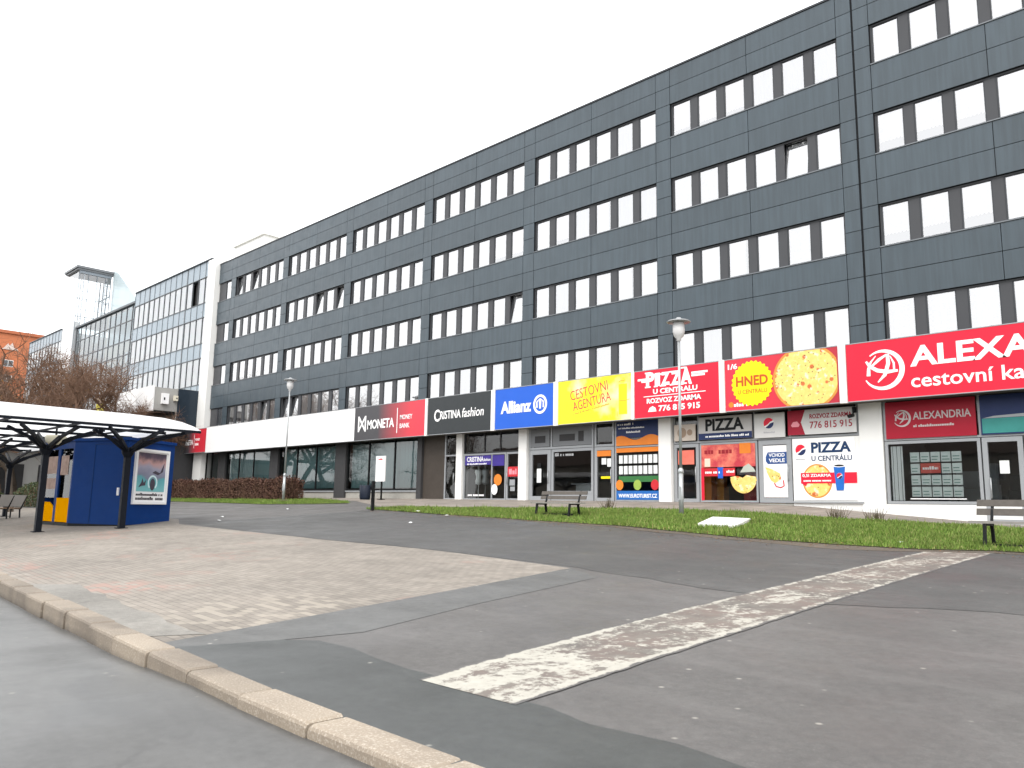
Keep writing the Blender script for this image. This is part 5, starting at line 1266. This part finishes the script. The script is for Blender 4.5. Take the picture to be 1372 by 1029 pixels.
# ------------------------------------------------------------------ bin, sign totem, slab, litter
z = zg(-25.82, 18.46)
b_ = root('litter_bin', (-25.82, 18.46, z), 'black litter bin hung on a post at the left end of the grass', 'litter bin')
m = MB(); m.box(-25.87, -25.77, 18.41, 18.51, z-.05, z+1.14); m.build('post', BLACKM, b_)
m = MB(); m.lathe((-26.10, 18.28, z+.42), [(.0, 0), (.19, 0), (.21, .08), (.225, .55), (.215, .56), (.20, .50), (.18, .08), (.0, .08)], 18); m.build('bucket', M('bin_plastic', (.012, .017, .03), .5), b_)
m = MB(); m.box(-25.99, -25.86, 18.38, 18.45, z+.85, z+.9); m.build('bracket', BLACKM, b_)
t_ = root('totem_sign', (-34.8, 25.4, .28), 'slim white notice board with a red heading on a black post before the bank window', 'sign')
m = MB(); m.tube((-34.8, 25.4, .2), (-34.8, 25.4, 2.5), .05); m.box(-34.95, -34.65, 25.25, 25.55, .27, .31); m.build('post', BLACKM, t_)
m = MB(); m.box(-35.22, -34.42, 25.28, 25.345, 1.22, 2.56); m.build('panel', WHITES, t_)
m = MB(); m.text('OPEN'[:0] + 'INFO'[:0] + 'MENU', (-35.0, 25.28, 2.34), X_, Z_, N_, .34, .09, .01, 0, .004) if False else scribble(m, (-35.0, 25.279, 2.34), X_, Z_, N_, .36, .09, .004, 3); m.build('heading', REDW, t_)
sl = MB(); q = [(-11.04, 17.89), (-10.12, 18.12), (-10.9, 20.35), (-11.80, 19.9)]
zz_ = [zg(*p) + .02 for p in q]
sl.hexa([(x, y, z-.05) for (x, y), z in zip(q, zz_)] + [(x, y, z+.07) for (x, y), z in zip(q, zz_)])
tag(sl.build('concrete_cover', M('pale_concrete', (.74, .74, .71), .8, .1, 4, .3)), 'pale concrete cover slab lying in the grass by the nearer street lamp', 'slab')
SCRAPS = [((567, 688), (-19.6, 16.9)), ((0, 0), (-27.9, 13.4)), ((0, 0), (-18.0, 14.2)), ((0, 0), (-30.5, 17.5)), ((0, 0), (-22.8, 18.3)), ((0, 0), (-25.6, 12.2)), ((0, 0), (-6.2, 17.9))]
SLAB = ['crumpled white paper scrap on the asphalt below the bank sign', 'white paper scrap on the paving edge right of the blue kiosk', 'white scrap on the asphalt in front of the dark bench', 'white scrap on the asphalt in front of the brown hedge', 'white scrap at the grass edge below the charcoal fashion sign', 'small white scrap on the block paving near the kiosk', 'white scrap in the grass near the right hand bench', 'small pale scrap on the asphalt by the tip of the block paving']
for (_, (x, y)), lb in zip(SCRAPS, SLAB):
    r = random.Random(int(x*10)); m = MB(); z = zg(x, y) + .035
    pts = [(x + .08*math.cos(a)*r.uniform(.6, 1.3), y + .08*math.sin(a)*r.uniform(.6, 1.3), z + r.uniform(0, .03)) for a in np.arange(0, 6.2, .9)]
    c = (x, y, z + .035)
    for i in range(len(pts)): m.poly([c, pts[i], pts[(i+1) % len(pts)]])
    tag(m.build('paper_scrap', PAPER), lb, 'litter', 'white paper scraps')
# weeds along the walkway
wd = random.Random(6)
for x, y, lb in ((-9.8, 23.4, 'dry weed tuft by the walkway below the white poster'), (-8.9, 23.9, 'dry weed tuft by the walkway left of the red board'), (-17.0, 21.9, 'dry weed tuft by the walkway behind the bench')):
    m = MB(); z = zg(x, y)
    for _ in range(60):
        a = wd.uniform(0, 6.28); rr_ = wd.uniform(0, .25); px, py = x + rr_*math.cos(a), y + rr_*math.sin(a); m.tube((px, py, z), (px + wd.gauss(0, .1), py + wd.gauss(0, .1), z + wd.uniform(.15, .4)), .008, .003, 3, False)
    tag(m.build('weed', M('dry_weed', (.10, .085, .05), .9, .3)), lb, 'weed')
# unseen house added over the road so the shop windows reflect dark
OP = root('added_house', (-40, -34, -1.3), 'long plain unseen house added across the road to darken the shop window reflections', 'building')
m = MB(); m.box(-95, 25, -42, -34, -1.4, 6.0); m.build('wall', M('ochre_render', (.30, .27, .23), .85, .15, .3), OP)
m = MB(); m.hexa([(-95.5, -42.5, 6.005), (25.5, -42.5, 6.005), (25.5, -33.5, 6.005), (-95.5, -33.5, 6.005), (-95, -38.2, 9.5), (25, -38.2, 9.5), (25, -37.8, 9.5), (-95, -37.8, 9.5)]); m.build('roof', M('dark_tiles', (.10, .07, .06), .8, .2), OP)
for k in range(24):
    for r in range(2):
        x = -92 + k*5; m = MB(); m.cur = 0; m.box(x, x+1.6, -34.05, -33.93, .3 + r*3, 1.9 + r*3); m.cur = 1; m.box(x+.1, x+1.5, -33.925, -33.91, .4 + r*3, 1.8 + r*3); m.build('window', [WHITEP, M('far_dark_pane', (.1, .11, .12), .15)], OP)

# fallen leaves and grit along the edge of the grass
m = MB(); r = random.Random(77)
for _ in range(900):
    x = r.uniform(-26, 4); ye = float(np.interp(x, [-26, -20, -16, -11, -8.8, -6.5, -4.4, 4], [18.8, 17.5, 16.75, 16.4, 16.35, 16.75, 17.9, 19])); y = ye + r.gauss(-.25, .45)
    z = zg(x, y) + (.016 if y < ye else .05); sz = r.uniform(.012, .04); a = r.uniform(0, 6.28)
    m.poly([(x + sz*math.cos(a), y + sz*math.sin(a), z + r.uniform(0, .012)), (x - sz*.6*math.sin(a), y + sz*.6*math.cos(a), z), (x - sz*math.cos(a), y - sz*math.sin(a), z + r.uniform(0, .012)), (x + sz*.6*math.sin(a), y - sz*.6*math.cos(a), z)])
tag(m.build('fallen_leaves', LEAF), 'small brown fallen leaves scattered along the edge of the grass strip', 'leaves', kind='stuff')
